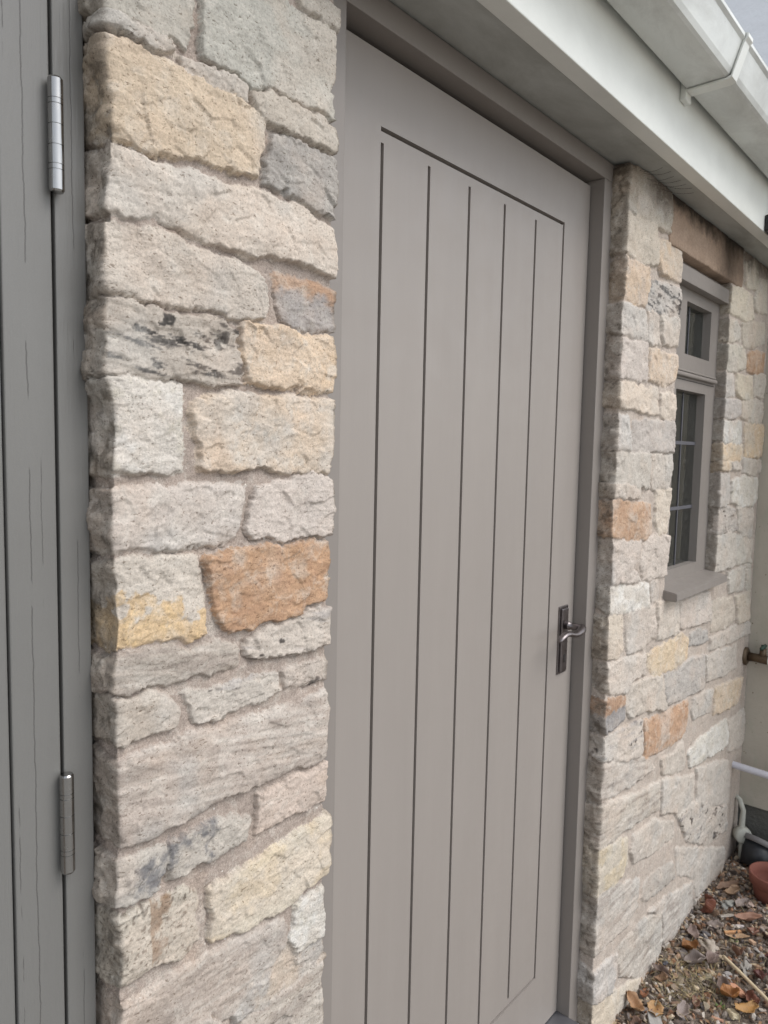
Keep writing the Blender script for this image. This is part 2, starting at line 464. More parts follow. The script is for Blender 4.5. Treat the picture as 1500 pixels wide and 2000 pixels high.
# ---------------------------------------------------------------- stone walls
PIER_X0, PIER_X1, FACE_Y = -0.701, -0.391, -0.067
ZTOP = 2.034
PIER_STONES=[
([(-0.715,1.823),(-0.606,1.874),(-0.608,1.853),(-0.609,1.814),(-0.616,1.804),(-0.638,1.806),(-0.671,1.805),(-0.687,1.806),(-0.707,1.806)],(176,171,160),''),
([(-0.729,1.8),(-0.715,1.805),(-0.688,1.803),(-0.671,1.802),(-0.639,1.804),(-0.626,1.798),(-0.629,1.787),(-0.66,1.788),(-0.694,1.785),(-0.727,1.781)],(186,178,167),''),
([(-0.597,1.873),(-0.482,1.926),(-0.467,1.915),(-0.404,1.912),(-0.391,1.911),(-0.388,1.851),(-0.396,1.817),(-0.407,1.806),(-0.447,1.806),(-0.497,1.803),(-0.527,1.801),(-0.571,1.802),(-0.593,1.802),(-0.595,1.827)],(178,176,166),''),
([(-0.464,1.935),(-0.389,1.969),(-0.392,1.937),(-0.397,1.915),(-0.414,1.915),(-0.447,1.918)],(178,170,158),''),
([(-0.624,1.791),(-0.591,1.795),(-0.564,1.797),(-0.53,1.796),(-0.535,1.779),(-0.571,1.778),(-0.621,1.78)],(190,181,170),''),
([(-0.727,1.772),(-0.694,1.78),(-0.66,1.783),(-0.63,1.778),(-0.598,1.781),(-0.571,1.776),(-0.531,1.776),(-0.508,1.767),(-0.513,1.699),(-0.531,1.696),(-0.567,1.696),(-0.605,1.693),(-0.636,1.688),(-0.672,1.684),(-0.695,1.684),(-0.721,1.68),(-0.723,1.694),(-0.724,1.745)],(200,180,154),''),
([(-0.524,1.796),(-0.48,1.8),(-0.416,1.803),(-0.402,1.793),(-0.403,1.768),(-0.429,1.763),(-0.472,1.762),(-0.508,1.766),(-0.521,1.774)],(182,172,158),''),
([(-0.498,1.752),(-0.476,1.759),(-0.446,1.757),(-0.406,1.758),(-0.402,1.695),(-0.406,1.683),(-0.445,1.687),(-0.479,1.696),(-0.503,1.693),(-0.504,1.722)],(156,151,145),'rough'),
([(-0.726,1.671),(-0.695,1.677),(-0.661,1.68),(-0.624,1.678),(-0.57,1.68),(-0.511,1.684),(-0.479,1.685),(-0.436,1.686),(-0.409,1.674),(-0.399,1.657),(-0.388,1.641),(-0.389,1.614),(-0.408,1.609),(-0.453,1.611),(-0.511,1.606),(-0.563,1.609),(-0.605,1.611),(-0.643,1.618),(-0.679,1.616),(-0.698,1.615),(-0.711,1.619),(-0.717,1.639),(-0.722,1.652)],(197,185,171),''),
([(-0.732,1.597),(-0.71,1.605),(-0.685,1.607),(-0.655,1.607),(-0.618,1.604),(-0.577,1.601),(-0.526,1.597),(-0.502,1.587),(-0.501,1.551),(-0.506,1.538),(-0.533,1.531),(-0.57,1.535),(-0.611,1.536),(-0.662,1.534),(-0.691,1.531),(-0.716,1.532),(-0.721,1.566)],(194,183,170),''),
([(-0.49,1.592),(-0.444,1.594),(-0.398,1.596),(-0.39,1.588),(-0.392,1.554),(-0.406,1.536),(-0.443,1.534),(-0.476,1.537),(-0.482,1.566)],(156,150,146),'browntop'),
([(-0.734,1.525),(-0.702,1.53),(-0.662,1.528),(-0.611,1.527),(-0.57,1.526),(-0.55,1.52),(-0.542,1.498),(-0.539,1.455),(-0.57,1.453),(-0.612,1.454),(-0.644,1.455),(-0.68,1.455),(-0.717,1.454),(-0.717,1.487),(-0.719,1.517)],(174,164,152),'blackveins'),
([(-0.542,1.526),(-0.494,1.531),(-0.443,1.529),(-0.392,1.527),(-0.389,1.509),(-0.391,1.482),(-0.4,1.46),(-0.423,1.456),(-0.459,1.458),(-0.509,1.458),(-0.529,1.46),(-0.537,1.492)],(210,186,158),'orange'),
([(-0.73,1.444),(-0.709,1.451),(-0.668,1.454),(-0.631,1.449),(-0.621,1.445),(-0.622,1.406),(-0.617,1.367),(-0.622,1.357),(-0.644,1.353),(-0.687,1.35),(-0.713,1.35),(-0.721,1.364),(-0.729,1.377),(-0.732,1.417)],(203,196,186),'white'),
([(-0.608,1.432),(-0.584,1.443),(-0.525,1.446),(-0.442,1.451),(-0.405,1.444),(-0.396,1.414),(-0.395,1.36),(-0.403,1.353),(-0.44,1.35),(-0.508,1.357),(-0.57,1.356),(-0.598,1.355),(-0.604,1.384),(-0.612,1.406)],(202,186,168),'orange'),
([(-0.732,1.334),(-0.715,1.338),(-0.687,1.335),(-0.638,1.339),(-0.57,1.342),(-0.54,1.34),(-0.527,1.33),(-0.536,1.306),(-0.547,1.276),(-0.562,1.27),(-0.612,1.269),(-0.664,1.27),(-0.699,1.269),(-0.715,1.267),(-0.719,1.284),(-0.727,1.31)],(192,181,171),''),
([(-0.512,1.333),(-0.475,1.344),(-0.422,1.35),(-0.398,1.333),(-0.39,1.322),(-0.397,1.285),(-0.406,1.264),(-0.439,1.266),(-0.487,1.268),(-0.524,1.271),(-0.53,1.287),(-0.52,1.311)],(198,186,176),''),
([(-0.736,1.26),(-0.722,1.253),(-0.7,1.256),(-0.67,1.264),(-0.632,1.263),(-0.602,1.257),(-0.595,1.221),(-0.59,1.19),(-0.591,1.165),(-0.626,1.166),(-0.664,1.167),(-0.7,1.169),(-0.723,1.169),(-0.728,1.191),(-0.731,1.233)],(195,185,172),'yellowlow'),
([(-0.595,1.253),(-0.57,1.26),(-0.491,1.26),(-0.411,1.259),(-0.401,1.244),(-0.4,1.195),(-0.409,1.177),(-0.446,1.168),(-0.523,1.164),(-0.55,1.162),(-0.577,1.177),(-0.585,1.214)],(184,146,112),'rust'),
([(-0.737,1.167),(-0.718,1.163),(-0.689,1.159),(-0.645,1.159),(-0.598,1.155),(-0.569,1.154),(-0.543,1.144),(-0.546,1.118),(-0.584,1.117),(-0.639,1.119),(-0.677,1.121),(-0.715,1.119),(-0.724,1.122),(-0.729,1.144)],(174,163,151),'streak'),
([(-0.531,1.149),(-0.49,1.158),(-0.437,1.166),(-0.402,1.168),(-0.4,1.125),(-0.427,1.116),(-0.472,1.115),(-0.515,1.121),(-0.531,1.13)],(188,177,165),'holes'),
([(-0.619,1.102),(-0.577,1.1),(-0.523,1.097),(-0.479,1.095),(-0.475,1.071),(-0.506,1.063),(-0.546,1.063),(-0.584,1.062),(-0.607,1.063),(-0.614,1.082)],(188,179,168),'holes'),
([(-0.472,1.097),(-0.436,1.1),(-0.4,1.099),(-0.395,1.069),(-0.417,1.067),(-0.465,1.069)],(180,168,157),'holes'),
([(-0.721,1.113),(-0.701,1.118),(-0.658,1.112),(-0.633,1.101),(-0.625,1.085),(-0.629,1.068),(-0.659,1.065),(-0.687,1.064),(-0.71,1.053),(-0.722,1.067),(-0.727,1.09)],(181,170,157),''),
([(-0.716,1.038),(-0.696,1.049),(-0.652,1.048),(-0.605,1.052),(-0.546,1.051),(-0.472,1.048),(-0.417,1.051),(-0.392,1.052),(-0.386,1.015),(-0.388,0.972),(-0.395,0.954),(-0.434,0.957),(-0.488,0.958),(-0.546,0.958),(-0.598,0.955),(-0.653,0.952),(-0.691,0.952),(-0.712,0.953),(-0.72,0.973),(-0.722,1.007)],(176,163,152),'streak'),
([(-0.509,0.945),(-0.47,0.945),(-0.415,0.948),(-0.39,0.951),(-0.385,0.919),(-0.386,0.887),(-0.433,0.893),(-0.479,0.896),(-0.511,0.897)],(194,176,162),''),
([(-0.737,0.936),(-0.703,0.937),(-0.666,0.936),(-0.643,0.936),(-0.64,0.904),(-0.653,0.886),(-0.685,0.88),(-0.718,0.879),(-0.727,0.892),(-0.732,0.917)],(178,171,161),'blotch'),
([(-0.64,0.937),(-0.598,0.935),(-0.546,0.93),(-0.528,0.919),(-0.529,0.896),(-0.569,0.892),(-0.605,0.889),(-0.637,0.886),(-0.64,0.904)],(180,172,161),'blotch'),
([(-0.584,0.851),(-0.537,0.859),(-0.487,0.865),(-0.433,0.868),(-0.389,0.884),(-0.381,0.859),(-0.382,0.792),(-0.412,0.786),(-0.468,0.773),(-0.52,0.77),(-0.58,0.782),(-0.585,0.816)],(197,187,166),'yellowish'),
([(-0.718,0.873),(-0.685,0.872),(-0.653,0.874),(-0.62,0.874),(-0.602,0.859),(-0.606,0.826),(-0.598,0.797),(-0.613,0.786),(-0.647,0.792),(-0.686,0.792),(-0.713,0.782),(-0.723,0.779),(-0.725,0.811),(-0.719,0.848)],(184,175,160),'pores'),
([(-0.45,0.767),(-0.422,0.772),(-0.397,0.772),(-0.386,0.741),(-0.39,0.689),(-0.415,0.665),(-0.458,0.666),(-0.467,0.686),(-0.459,0.718),(-0.448,0.734)],(198,190,178),'white'),
([(-0.711,0.771),(-0.667,0.772),(-0.613,0.773),(-0.553,0.767),(-0.486,0.767),(-0.468,0.766),(-0.461,0.733),(-0.467,0.693),(-0.485,0.675),(-0.552,0.672),(-0.598,0.661),(-0.705,0.718)],(174,160,148),'streak'),
([(-0.467,0.653),(-0.41,0.662),(-0.389,0.639),(-0.385,0.563),(-0.397,0.516),(-0.568,0.628),(-0.536,0.652)],(177,167,155),'streak')]
WALL_STONES=[
([(0.501,2.015),(0.576,2.03),(0.588,1.933),(0.529,1.915),(0.486,1.924),(0.478,1.995)],(160,148,128),''),
([(0.584,2.039),(0.676,2.045),(0.801,2.044),(0.807,1.938),(0.751,1.933),(0.652,1.935),(0.597,1.931)],(178,168,150),''),
([(0.513,1.909),(0.597,1.928),(0.711,1.931),(0.732,1.889),(0.734,1.84),(0.646,1.835),(0.556,1.834),(0.517,1.869)],(196,184,165),''),
([(0.735,1.904),(0.796,1.914),(0.886,1.91),(0.897,1.874),(0.884,1.844),(0.853,1.831),(0.756,1.828),(0.74,1.854)],(206,184,158),'orange'),
([(0.524,1.814),(0.583,1.829),(0.696,1.827),(0.701,1.788),(0.673,1.737),(0.622,1.734),(0.542,1.733),(0.52,1.777)],(200,178,156),'orange'),
([(0.708,1.804),(0.811,1.812),(0.883,1.817),(0.89,1.771),(0.866,1.744),(0.779,1.737),(0.684,1.731),(0.685,1.757)],(178,172,166),'blackveins'),
([(0.526,1.721),(0.596,1.725),(0.68,1.724),(0.689,1.656),(0.613,1.654),(0.542,1.657),(0.53,1.688)],(190,183,175),''),
([(0.694,1.729),(0.76,1.728),(0.78,1.66),(0.729,1.65),(0.694,1.657)],(196,184,172),''),
([(0.775,1.732),(0.866,1.738),(0.87,1.678),(0.849,1.664),(0.795,1.663)],(196,188,176),''),
([(0.531,1.647),(0.605,1.646),(0.699,1.652),(0.707,1.562),(0.625,1.558),(0.545,1.556),(0.532,1.599)],(194,183,175),''),
([(0.716,1.641),(0.793,1.642),(0.869,1.647),(0.875,1.608),(0.847,1.564),(0.783,1.561),(0.718,1.567)],(204,184,163),'orange'),
([(0.547,1.542),(0.626,1.552),(0.694,1.543),(0.784,1.553),(0.797,1.485),(0.711,1.485),(0.597,1.493),(0.519,1.492),(0.507,1.519)],(205,188,168),''),
([(0.799,1.539),(0.85,1.547),(0.87,1.528),(0.875,1.489),(0.85,1.47),(0.806,1.486)],(205,190,172),''),
([(0.516,1.475),(0.599,1.472),(0.623,1.441),(0.624,1.394),(0.538,1.391),(0.525,1.437)],(192,186,180),''),
([(0.633,1.461),(0.714,1.466),(0.872,1.471),(0.879,1.425),(0.867,1.391),(0.764,1.391),(0.637,1.392),(0.631,1.434)],(168,161,156),''),
([(0.538,1.385),(0.622,1.387),(0.741,1.384),(0.747,1.34),(0.747,1.3),(0.659,1.308),(0.54,1.321)],(184,178,168),''),
([(0.753,1.384),(0.878,1.383),(0.882,1.355),(0.873,1.297),(0.772,1.299),(0.756,1.34)],(190,181,170),''),
([(0.525,1.311),(0.576,1.313),(0.689,1.3),(0.692,1.281),(0.616,1.282),(0.536,1.288)],(192,180,167),''),
([(0.525,1.273),(0.581,1.274),(0.713,1.265),(0.77,1.256),(0.78,1.183),(0.746,1.17),(0.628,1.181),(0.537,1.201),(0.524,1.237)],(186,152,122),'rust'),
([(0.802,1.293),(0.868,1.295),(0.874,1.254),(0.879,1.176),(0.829,1.176),(0.808,1.213)],(203,190,171),''),
([(0.54,1.176),(0.629,1.176),(0.716,1.169),(0.701,1.128),(0.67,1.108),(0.718,1.076),(0.719,1.066),(0.641,1.072),(0.55,1.08),(0.541,1.126)],(193,180,170),''),
([(0.728,1.168),(0.808,1.173),(0.864,1.165),(0.903,1.133),(0.896,1.1),(0.89,1.063),(0.802,1.062),(0.743,1.065),(0.728,1.106)],(196,183,172),''),
([(0.534,1.073),(0.605,1.067),(0.72,1.058),(0.784,1.052),(0.795,0.994),(0.708,0.995),(0.576,1.005),(0.547,1.035)],(206,200,190),'white'),
([(0.798,1.052),(0.852,1.051),(0.859,1.005),(0.811,0.992)],(175,164,155),''),
([(0.507,1.008),(0.559,1.004),(0.628,0.996),(0.638,0.907),(0.607,0.891),(0.552,0.909),(0.528,0.965)],(204,190,170),''),
([(0.642,0.998),(0.728,0.994),(0.833,0.988),(0.85,0.895),(0.762,0.887),(0.674,0.89),(0.649,0.943)],(192,179,167),''),
([(0.852,0.99),(0.912,0.989),(1.023,0.971),(1.033,0.879),(0.951,0.883),(0.866,0.89)],(196,184,170),''),
([(1.039,0.971),(1.169,0.971),(1.286,0.964),(1.307,0.874),(1.229,0.873),(1.116,0.88),(1.045,0.89)],(194,182,172),''),
([(1.319,0.926),(1.403,0.924),(1.557,0.907),(1.588,0.823),(1.456,0.819),(1.342,0.824)],(190,178,162),''),
([(1.581,0.909),(1.751,0.902),(1.772,0.804),(1.621,0.807)],(198,186,166),''),
([(0.802,0.863),(0.906,0.867),(0.99,0.865),(1.064,0.873),(1.122,0.845),(1.124,0.789),(1.066,0.778),(0.966,0.782),(0.849,0.791),(0.806,0.829)],(208,184,148),'orange'),
([(1.133,0.856),(1.201,0.863),(1.294,0.837),(1.307,0.806),(1.211,0.809),(1.132,0.824)],(150,148,146),''),
([(1.33,0.806),(1.476,0.805),(1.656,0.801),(1.798,0.783),(1.807,0.741),(1.611,0.749),(1.434,0.761),(1.321,0.773)],(190,182,172),''),
([(0.545,0.889),(0.626,0.883),(0.713,0.877),(0.78,0.867),(0.787,0.813),(0.71,0.818),(0.665,0.793),(0.608,0.803),(0.551,0.836)],(196,183,170),''),
([(0.692,0.806),(0.773,0.8),(0.917,0.78),(0.937,0.719),(0.948,0.677),(0.873,0.696),(0.785,0.711),(0.702,0.72),(0.668,0.761)],(192,180,166),''),
([(0.943,0.774),(1.043,0.765),(1.146,0.78),(1.269,0.769),(1.29,0.716),(1.285,0.658),(1.15,0.666),(1.018,0.676),(0.967,0.689)],(166,162,158),''),
([(1.296,0.759),(1.436,0.751),(1.634,0.728),(1.651,0.643),(1.489,0.652),(1.311,0.672)],(190,182,172),''),
([(1.196,0.646),(1.299,0.64),(1.388,0.628),(1.371,0.561),(1.206,0.58),(1.187,0.614)],(178,172,164),''),
([(1.414,0.627),(1.548,0.617),(1.74,0.59),(1.698,0.509),(1.514,0.524),(1.414,0.54)],(204,182,152),'orange'),
([(0.529,0.8),(0.581,0.798),(0.661,0.786),(0.668,0.726),(0.627,0.718),(0.546,0.721),(0.533,0.762)],(146,142,140),'browntop'),
([(0.795,0.683),(0.9,0.67),(1.021,0.661),(1.139,0.655),(1.162,0.592),(1.146,0.554),(1.037,0.55),(0.935,0.559),(0.809,0.58)],(184,146,114),'rust'),
([(0.492,0.725),(0.562,0.712),(0.653,0.701),(0.781,0.694),(0.794,0.595),(0.704,0.602),(0.596,0.641),(0.514,0.674),(0.482,0.702)],(192,180,168),'holes'),
([(0.524,0.656),(0.663,0.619),(0.831,0.575),(0.881,0.529),(0.773,0.531),(0.672,0.541),(0.562,0.548),(0.537,0.58),(0.528,0.621)],(190,179,168),'streak'),
([(0.95,0.533),(1.05,0.52),(1.129,0.543),(1.149,0.447),(1.061,0.452),(0.957,0.486)],(190,180,168),''),
([(1.175,0.486),(1.274,0.496),(1.431,0.492),(1.569,0.481),(1.597,0.385),(1.448,0.398),(1.288,0.417),(1.198,0.431)],(204,202,192),'white'),
([(1.593,0.469),(1.781,0.464),(1.809,0.334),(1.731,0.328),(1.617,0.352)],(194,184,172),''),
([(0.493,0.551),(0.598,0.535),(0.736,0.502),(0.935,0.471),(0.95,0.39),(0.767,0.416),(0.62,0.425),(0.556,0.435),(0.493,0.469),(0.488,0.523)],(188,178,164),'streak'),
([(0.962,0.467),(1.089,0.433),(1.245,0.391),(1.259,0.306),(1.109,0.303),(1.079,0.333),(0.968,0.365)],(190,181,170),''),
([(1.263,0.405),(1.454,0.364),(1.62,0.317),(1.655,0.233),(1.672,0.147),(1.448,0.217),(1.283,0.288)],(194,187,178),''),
([(0.761,0.38),(0.903,0.372),(1.084,0.298),(1.091,0.253),(0.917,0.269),(0.781,0.3),(0.744,0.349)],(186,177,166),''),
([(0.478,0.456),(0.593,0.42),(0.725,0.395),(0.744,0.316),(0.681,0.293),(0.551,0.321),(0.505,0.354),(0.508,0.402)],(190,180,158),'yellowish'),
([(0.868,0.209),(0.973,0.199),(1.089,0.177),(1.112,0.114),(1.008,0.128),(0.887,0.147),(0.839,0.174)],(160,156,150),''),
([(1.108,0.313),(1.248,0.3),(1.486,0.193),(1.635,0.149),(1.654,0.051),(1.44,0.081),(1.21,0.185)],(186,178,168),'holes'),
([(0.542,0.317),(0.682,0.285),(0.826,0.237),(0.814,0.16),(0.739,0.141),(0.622,0.151),(0.549,0.165),(0.537,0.242)],(178,173,166),'streak'),
([(0.904,0.108),(1.039,0.085),(1.295,0.017),(1.312,-0.084),(1.286,-0.108),(1.116,-0.088),(1.04,-0.059),(1.02,0.042)],(184,180,174),'streak'),
([(1.111,0.204),(1.275,0.139),(1.629,-0.007),(1.65,-0.114),(1.47,-0.083),(1.338,-0.054),(1.31,0.021),(1.139,0.112)],(186,180,172),''),
([(0.718,0.1),(0.86,0.102),(0.999,0.062),(1.02,-0.048),(1.016,-0.103),(0.919,-0.097),(0.724,0.012),(0.711,0.079)],(182,176,166),'streak'),
([(0.544,0.132),(0.697,0.09),(0.693,0.038),(0.666,0.002),(0.561,0.051)],(176,174,172),''),
([(0.544,0.049),(0.667,-0.002),(0.824,-0.051),(1.017,-0.113),(1.03,-0.207),(0.865,-0.204),(0.702,-0.147),(0.653,-0.132),(0.556,-0.071)],(198,183,158),''),
([(1.323,-0.058),(1.472,-0.095),(1.672,-0.135),(1.71,-0.228),(1.489,-0.192),(1.353,-0.147)],(180,174,166),''),
([(1.049,-0.073),(1.131,-0.101),(1.304,-0.125),(1.49,-0.198),(1.502,-0.265),(1.244,-0.206),(1.058,-0.136)],(178,172,164),''),
([(1.294,1.894),(1.45,1.915),(1.583,1.91),(1.596,1.839),(1.507,1.819),(1.41,1.822),(1.318,1.825),(1.269,1.855)],(206,196,172),''),
([(1.457,1.992),(1.62,2.038),(1.635,1.943),(1.534,1.926),(1.476,1.939)],(196,188,168),''),
([(1.644,1.977),(1.736,1.99),(1.764,1.878),(1.615,1.87),(1.595,1.909)],(200,190,170),''),
([(1.323,1.8),(1.413,1.806),(1.459,1.786),(1.475,1.751),(1.348,1.732)],(196,186,168),''),
([(1.47,1.807),(1.607,1.834),(1.743,1.845),(1.758,1.781),(1.602,1.741),(1.5,1.74)],(188,178,160),''),
([(1.329,1.717),(1.405,1.732),(1.529,1.733),(1.546,1.676),(1.446,1.649),(1.341,1.653)],(184,180,164),''),
([(1.556,1.722),(1.656,1.74),(1.753,1.744),(1.761,1.682),(1.674,1.659),(1.559,1.667)],(186,150,116),'rust'),
([(1.312,1.634),(1.424,1.641),(1.442,1.575),(1.336,1.566)],(190,186,180),''),
([(1.447,1.643),(1.622,1.651),(1.651,1.581),(1.55,1.568),(1.454,1.582)],(200,188,162),''),
([(1.649,1.661),(1.785,1.673),(1.775,1.593),(1.673,1.59)],(198,190,176),''),
([(1.349,1.558),(1.488,1.564),(1.507,1.523),(1.44,1.506),(1.349,1.502)],(180,174,170),''),
([(1.516,1.562),(1.679,1.579),(1.779,1.575),(1.782,1.503),(1.603,1.499),(1.526,1.514)],(196,186,168),''),
([(1.329,1.488),(1.43,1.496),(1.54,1.497),(1.554,1.43),(1.445,1.425),(1.34,1.436)],(200,198,190),'white'),
([(1.566,1.491),(1.712,1.497),(1.814,1.493),(1.84,1.386),(1.59,1.381)],(210,184,146),'orange'),
([(1.355,1.416),(1.469,1.422),(1.556,1.42),(1.566,1.373),(1.518,1.366),(1.409,1.369),(1.34,1.376)],(206,184,152),'orange'),
([(1.342,1.366),(1.436,1.366),(1.441,1.342),(1.356,1.337)],(204,184,156),'orange'),
([(1.449,1.366),(1.558,1.368),(1.561,1.338),(1.454,1.339)],(198,188,176),''),
([(1.577,1.374),(1.807,1.371),(1.817,1.333),(1.711,1.317),(1.58,1.33)],(190,180,166),''),
([(1.341,1.33),(1.444,1.326),(1.452,1.244),(1.422,1.221),(1.344,1.225),(1.349,1.286)],(172,166,160),''),
([(1.459,1.305),(1.588,1.319),(1.779,1.304),(1.796,1.231),(1.714,1.211),(1.552,1.218),(1.465,1.238)],(206,202,190),'white'),
([(1.32,1.218),(1.423,1.219),(1.516,1.209),(1.554,1.141),(1.439,1.138),(1.351,1.142)],(166,160,154),'holes'),
([(1.535,1.213),(1.737,1.204),(1.74,1.099),(1.634,1.11),(1.566,1.14)],(194,188,178),''),
([(1.337,1.13),(1.475,1.136),(1.538,1.128),(1.561,1.018),(1.427,1.017),(1.357,1.019)],(186,180,170),''),
([(1.553,1.122),(1.742,1.09),(1.75,1.007),(1.574,1.018)],(192,188,176),''),
([(1.476,1.003),(1.677,1.003),(1.687,0.918),(1.498,0.932)],(190,186,176),''),
([(1.689,1.005),(1.751,1.001),(1.769,0.895),(1.712,0.912)],(188,184,172),'')]


MORTAR = (158, 145, 134)
def filler(x0, x1, z0, z1, seed):
    """random coursed stones for the stretches outside the picture"""
    rg = random.Random(seed); out = []
    z = z1
    while z > z0:
        h = rg.uniform(0.06, 0.12); x = x0
        while x < x1-0.03:
            w = rg.uniform(0.09, 0.20)
            xe = min(x+w, x1)
            if x1-xe < 0.05: xe = x1
            g = 0.006
            jt = lambda: rg.uniform(-0.006, 0.006)
            a, b_, c_, e = x+g, xe-g, z-h+g, z-g
            poly = [(a+jt(), e+jt()), ((a+b_)/2, e+jt()), (b_+jt(), e+jt()), (b_+jt(), (c_+e)/2), (b_+jt(), c_+jt()), ((a+b_)/2, c_+jt()), (a+jt(), c_+jt()), (a+jt(), (c_+e)/2)]
            base = rg.choice([(190, 180, 168), (180, 170, 160), (200, 182, 156), (168, 162, 156), (196, 186, 172)])
            out.append((poly, base, rg.choice(['', '', 'streak', 'orange'])))
            x = xe
        z -= h
    return out

def stone_wall(name, parent, ul, ur, z0, z1, du, stones, hole=None, foldr=True, H=0.009, seed=0, depth=0.05, rough_ret=1.0, mortar=(166, 153, 143), infl=0.0022, void=None, tame=0.12):
    """unfolded heightfield: front face ul..ur, folded back round both arrises"""
    us = np.arange(ul-depth, ur+(depth if foldr else 0)+du*0.5, du)
    zs = np.arange(z0, z1+du*0.5, du)
    U, Z = np.meshgrid(us, zs)
    wx = fbm(U*38, Z*38, 1+seed, 5, 0.6)*0.0085 + vnoise(U*260, Z*260, 40+seed)*0.0012
    wz = fbm(U*38+50, Z*38+9, 7+seed, 5, 0.6)*0.0085 + vnoise(U*260, Z*260, 47+seed)*0.0012
    PX, PZ = U+wx, Z+wz
    best = np.full(U.shape, -1.0)
    sid = np.full(U.shape, -1)
    for k, (poly, colr, kind) in enumerate(stones):
        if hole:
            hx0, hx1, hz0, hz1 = hole
            q2 = []
            for p in poly:
                x_ = p[0]
                if hz0-0.01 < p[1] < hz1+0.01:
                    if 0.862 < x_ < 0.935: x_ = hx0+depth+0.03
                    elif 1.30 < x_ < 1.372: x_ = hx1-depth-0.03
                q2.append((x_, p[1]))
            poly = q2
        poly = [(-depth-0.02+ul if p[0] < ul+0.016 else (ur+depth+0.02 if (foldr and p[0] > ur-0.016) else p[0]), p[1]) for p in poly]
        xs_ = [p[0] for p in poly]; zs_ = [p[1] for p in poly]
        i0 = np.searchsorted(us, min(xs_)-0.02); i1 = np.searchsorted(us, max(xs_)+0.02)
        j0 = np.searchsorted(zs, min(zs_)-0.02); j1 = np.searchsorted(zs, max(zs_)+0.02)
        if i1 <= i0 or j1 <= j0: continue
        sdv = poly_sd(PX[j0:j1, i0:i1], PZ[j0:j1, i0:i1], poly)
        sub = best[j0:j1, i0:i1]; ss = sid[j0:j1, i0:i1]
        mm = sdv > sub
        sub[mm] = sdv[mm]; ss[mm] = k
    best = best + infl
    inside = best > 0
    rs = np.random.RandomState(5+seed)
    n = len(stones)
    Hs = H*rs.uniform(0.65, 1.35, n); tx = rs.uniform(-1, 1, n)*0.020; tz = rs.uniform(-1, 1, n)*0.030
    ew = rs.uniform(0.0012, 0.0038, n)
    ret = np.clip(np.maximum(ul-U, (U-ur) if foldr else -1), 0, 1) > 0
    h = np.zeros(U.shape)
    cx = np.array([sum(q[0] for q in s[0])/len(s[0]) for s in stones]); cz = np.array([sum(q[1] for q in s[0])/len(s[0]) for s in stones])
    kk = np.where(inside, sid, 0)
    ang = rs.uniform(-0.25, 0.25, n)[kk]
    ru = U*np.cos(ang)+Z*np.sin(ang); rz = -U*np.sin(ang)+Z*np.cos(ang)
    off = kk*3.71
    surf = Hs[kk] + (U-cx[kk])*tx[kk] + (Z-cz[kk])*tz[kk]
    ffac = facets(U*26+off, Z*22, 25+seed)
    rough = facets(ru*36+off, rz*44+off, 20+seed)*0.0019 + facets(ru*120+off, rz*190+off, 30+seed)*0.0007
    rough = rough + fbm(U*18+off, Z*24, 60+seed, 5, 0.5)*0.0024 + ridged(ru*70+off, rz*130+off, 70+seed, 4)*0.0005
    amp = np.where(ret, 1.3*rough_ret, 1.0)
    retl = sstep(ul+0.012, ul-0.004, U)
    rough = rough + retl*(ffac*0.0016 + fbm(U*16, Z*22, 66+seed, 3)*0.009)*sstep(0.045, 0.015, ul-U)
    rough = rough + (1-ret)*(fbm(U*9+off, Z*13, 77+seed, 2)*0.0045 + ffac*0.0009)
    kinds = np.array([{'rough': 1.25, 'holes': 1.2, 'streak': 0.8}.get(s[2], 1.0) for s in stones])[kk]
    # layered bedding for streaked stone
    st = np.array([1.0 if s[2] in ('streak', 'blackveins', 'holes') else 0.0 for s in stones])[kk]
    # chipped arrises: spalls bite into the edge
    dd = np.maximum(best, 0)
    chip = sstep(0.2, 0.75, fbm(U*30+9, Z*30-4, 90+seed, 3))*0.006
    prof = sstep(0, 1, np.clip((dd-chip*0.6)/ew[kk], 0, 1))
    round_ = -0.0018*np.exp(-dd/0.005)
    hs = (surf + rough*amp*kinds + round_)*prof + st*fbm(ru*14, rz*150, 33+seed, 3)*0.0010
    mort = fbm(U*60, Z*60, 80+seed, 5, 0.6)*0.0016 + vnoise(U*300, Z*300, 88+seed)*0.0005
    h = np.where(inside, np.maximum(hs, mort-0.0005), mort)
    # a dark undercut along lower edges of stones: mortar dips just outside them
    dout = np.clip(-best, 0, 1)
    ks = np.where(sid >= 0, sid, 0)
    low = sstep(-0.005, 0.012, (cz[ks]-Z) + 0.35*(cx[ks]-U))
    gap = np.exp(-dout/0.0030)*sstep(-0.25, 0.15, fbm(U*24, Z*24, 99+seed, 3))
    h = np.where(inside, h, h-(0.0008+0.0042*low)*gap)
    if void:
        h = np.where((U > void[0]) & (U < void[1]) & (Z > void[2]) & (Z < void[3]), -0.012, h)
    # ---------------- colours
    tm = lambda s: tame*(0.15 if s[2] in ('rust', 'orange', 'browntop') else 1.0) + (0.18 if s[2] in ('orange', 'yellowish') else 0.0)
    cols = np.array([lin(tuple(c_*(1-tm(s))+t_*tm(s) for c_, t_ in zip(s[1], (200, 188, 174))), STONEK) for s in stones])[kk]
    mcol = np.array(lin(mortar, STONEK))
    stain = np.array([1.0 if s[2] == 'x' else 0.0 for s in stones])
    def blend(mask, rgb, a=1.0):
        nonlocal cols
        mk = (mask*a)[..., None]
        cols = cols*(1-mk)+np.array(lin(rgb, STONEK))*mk
    def km(*names):
        return np.array([1.0 if s[2] in names else 0.0 for s in stones])[kk]*inside
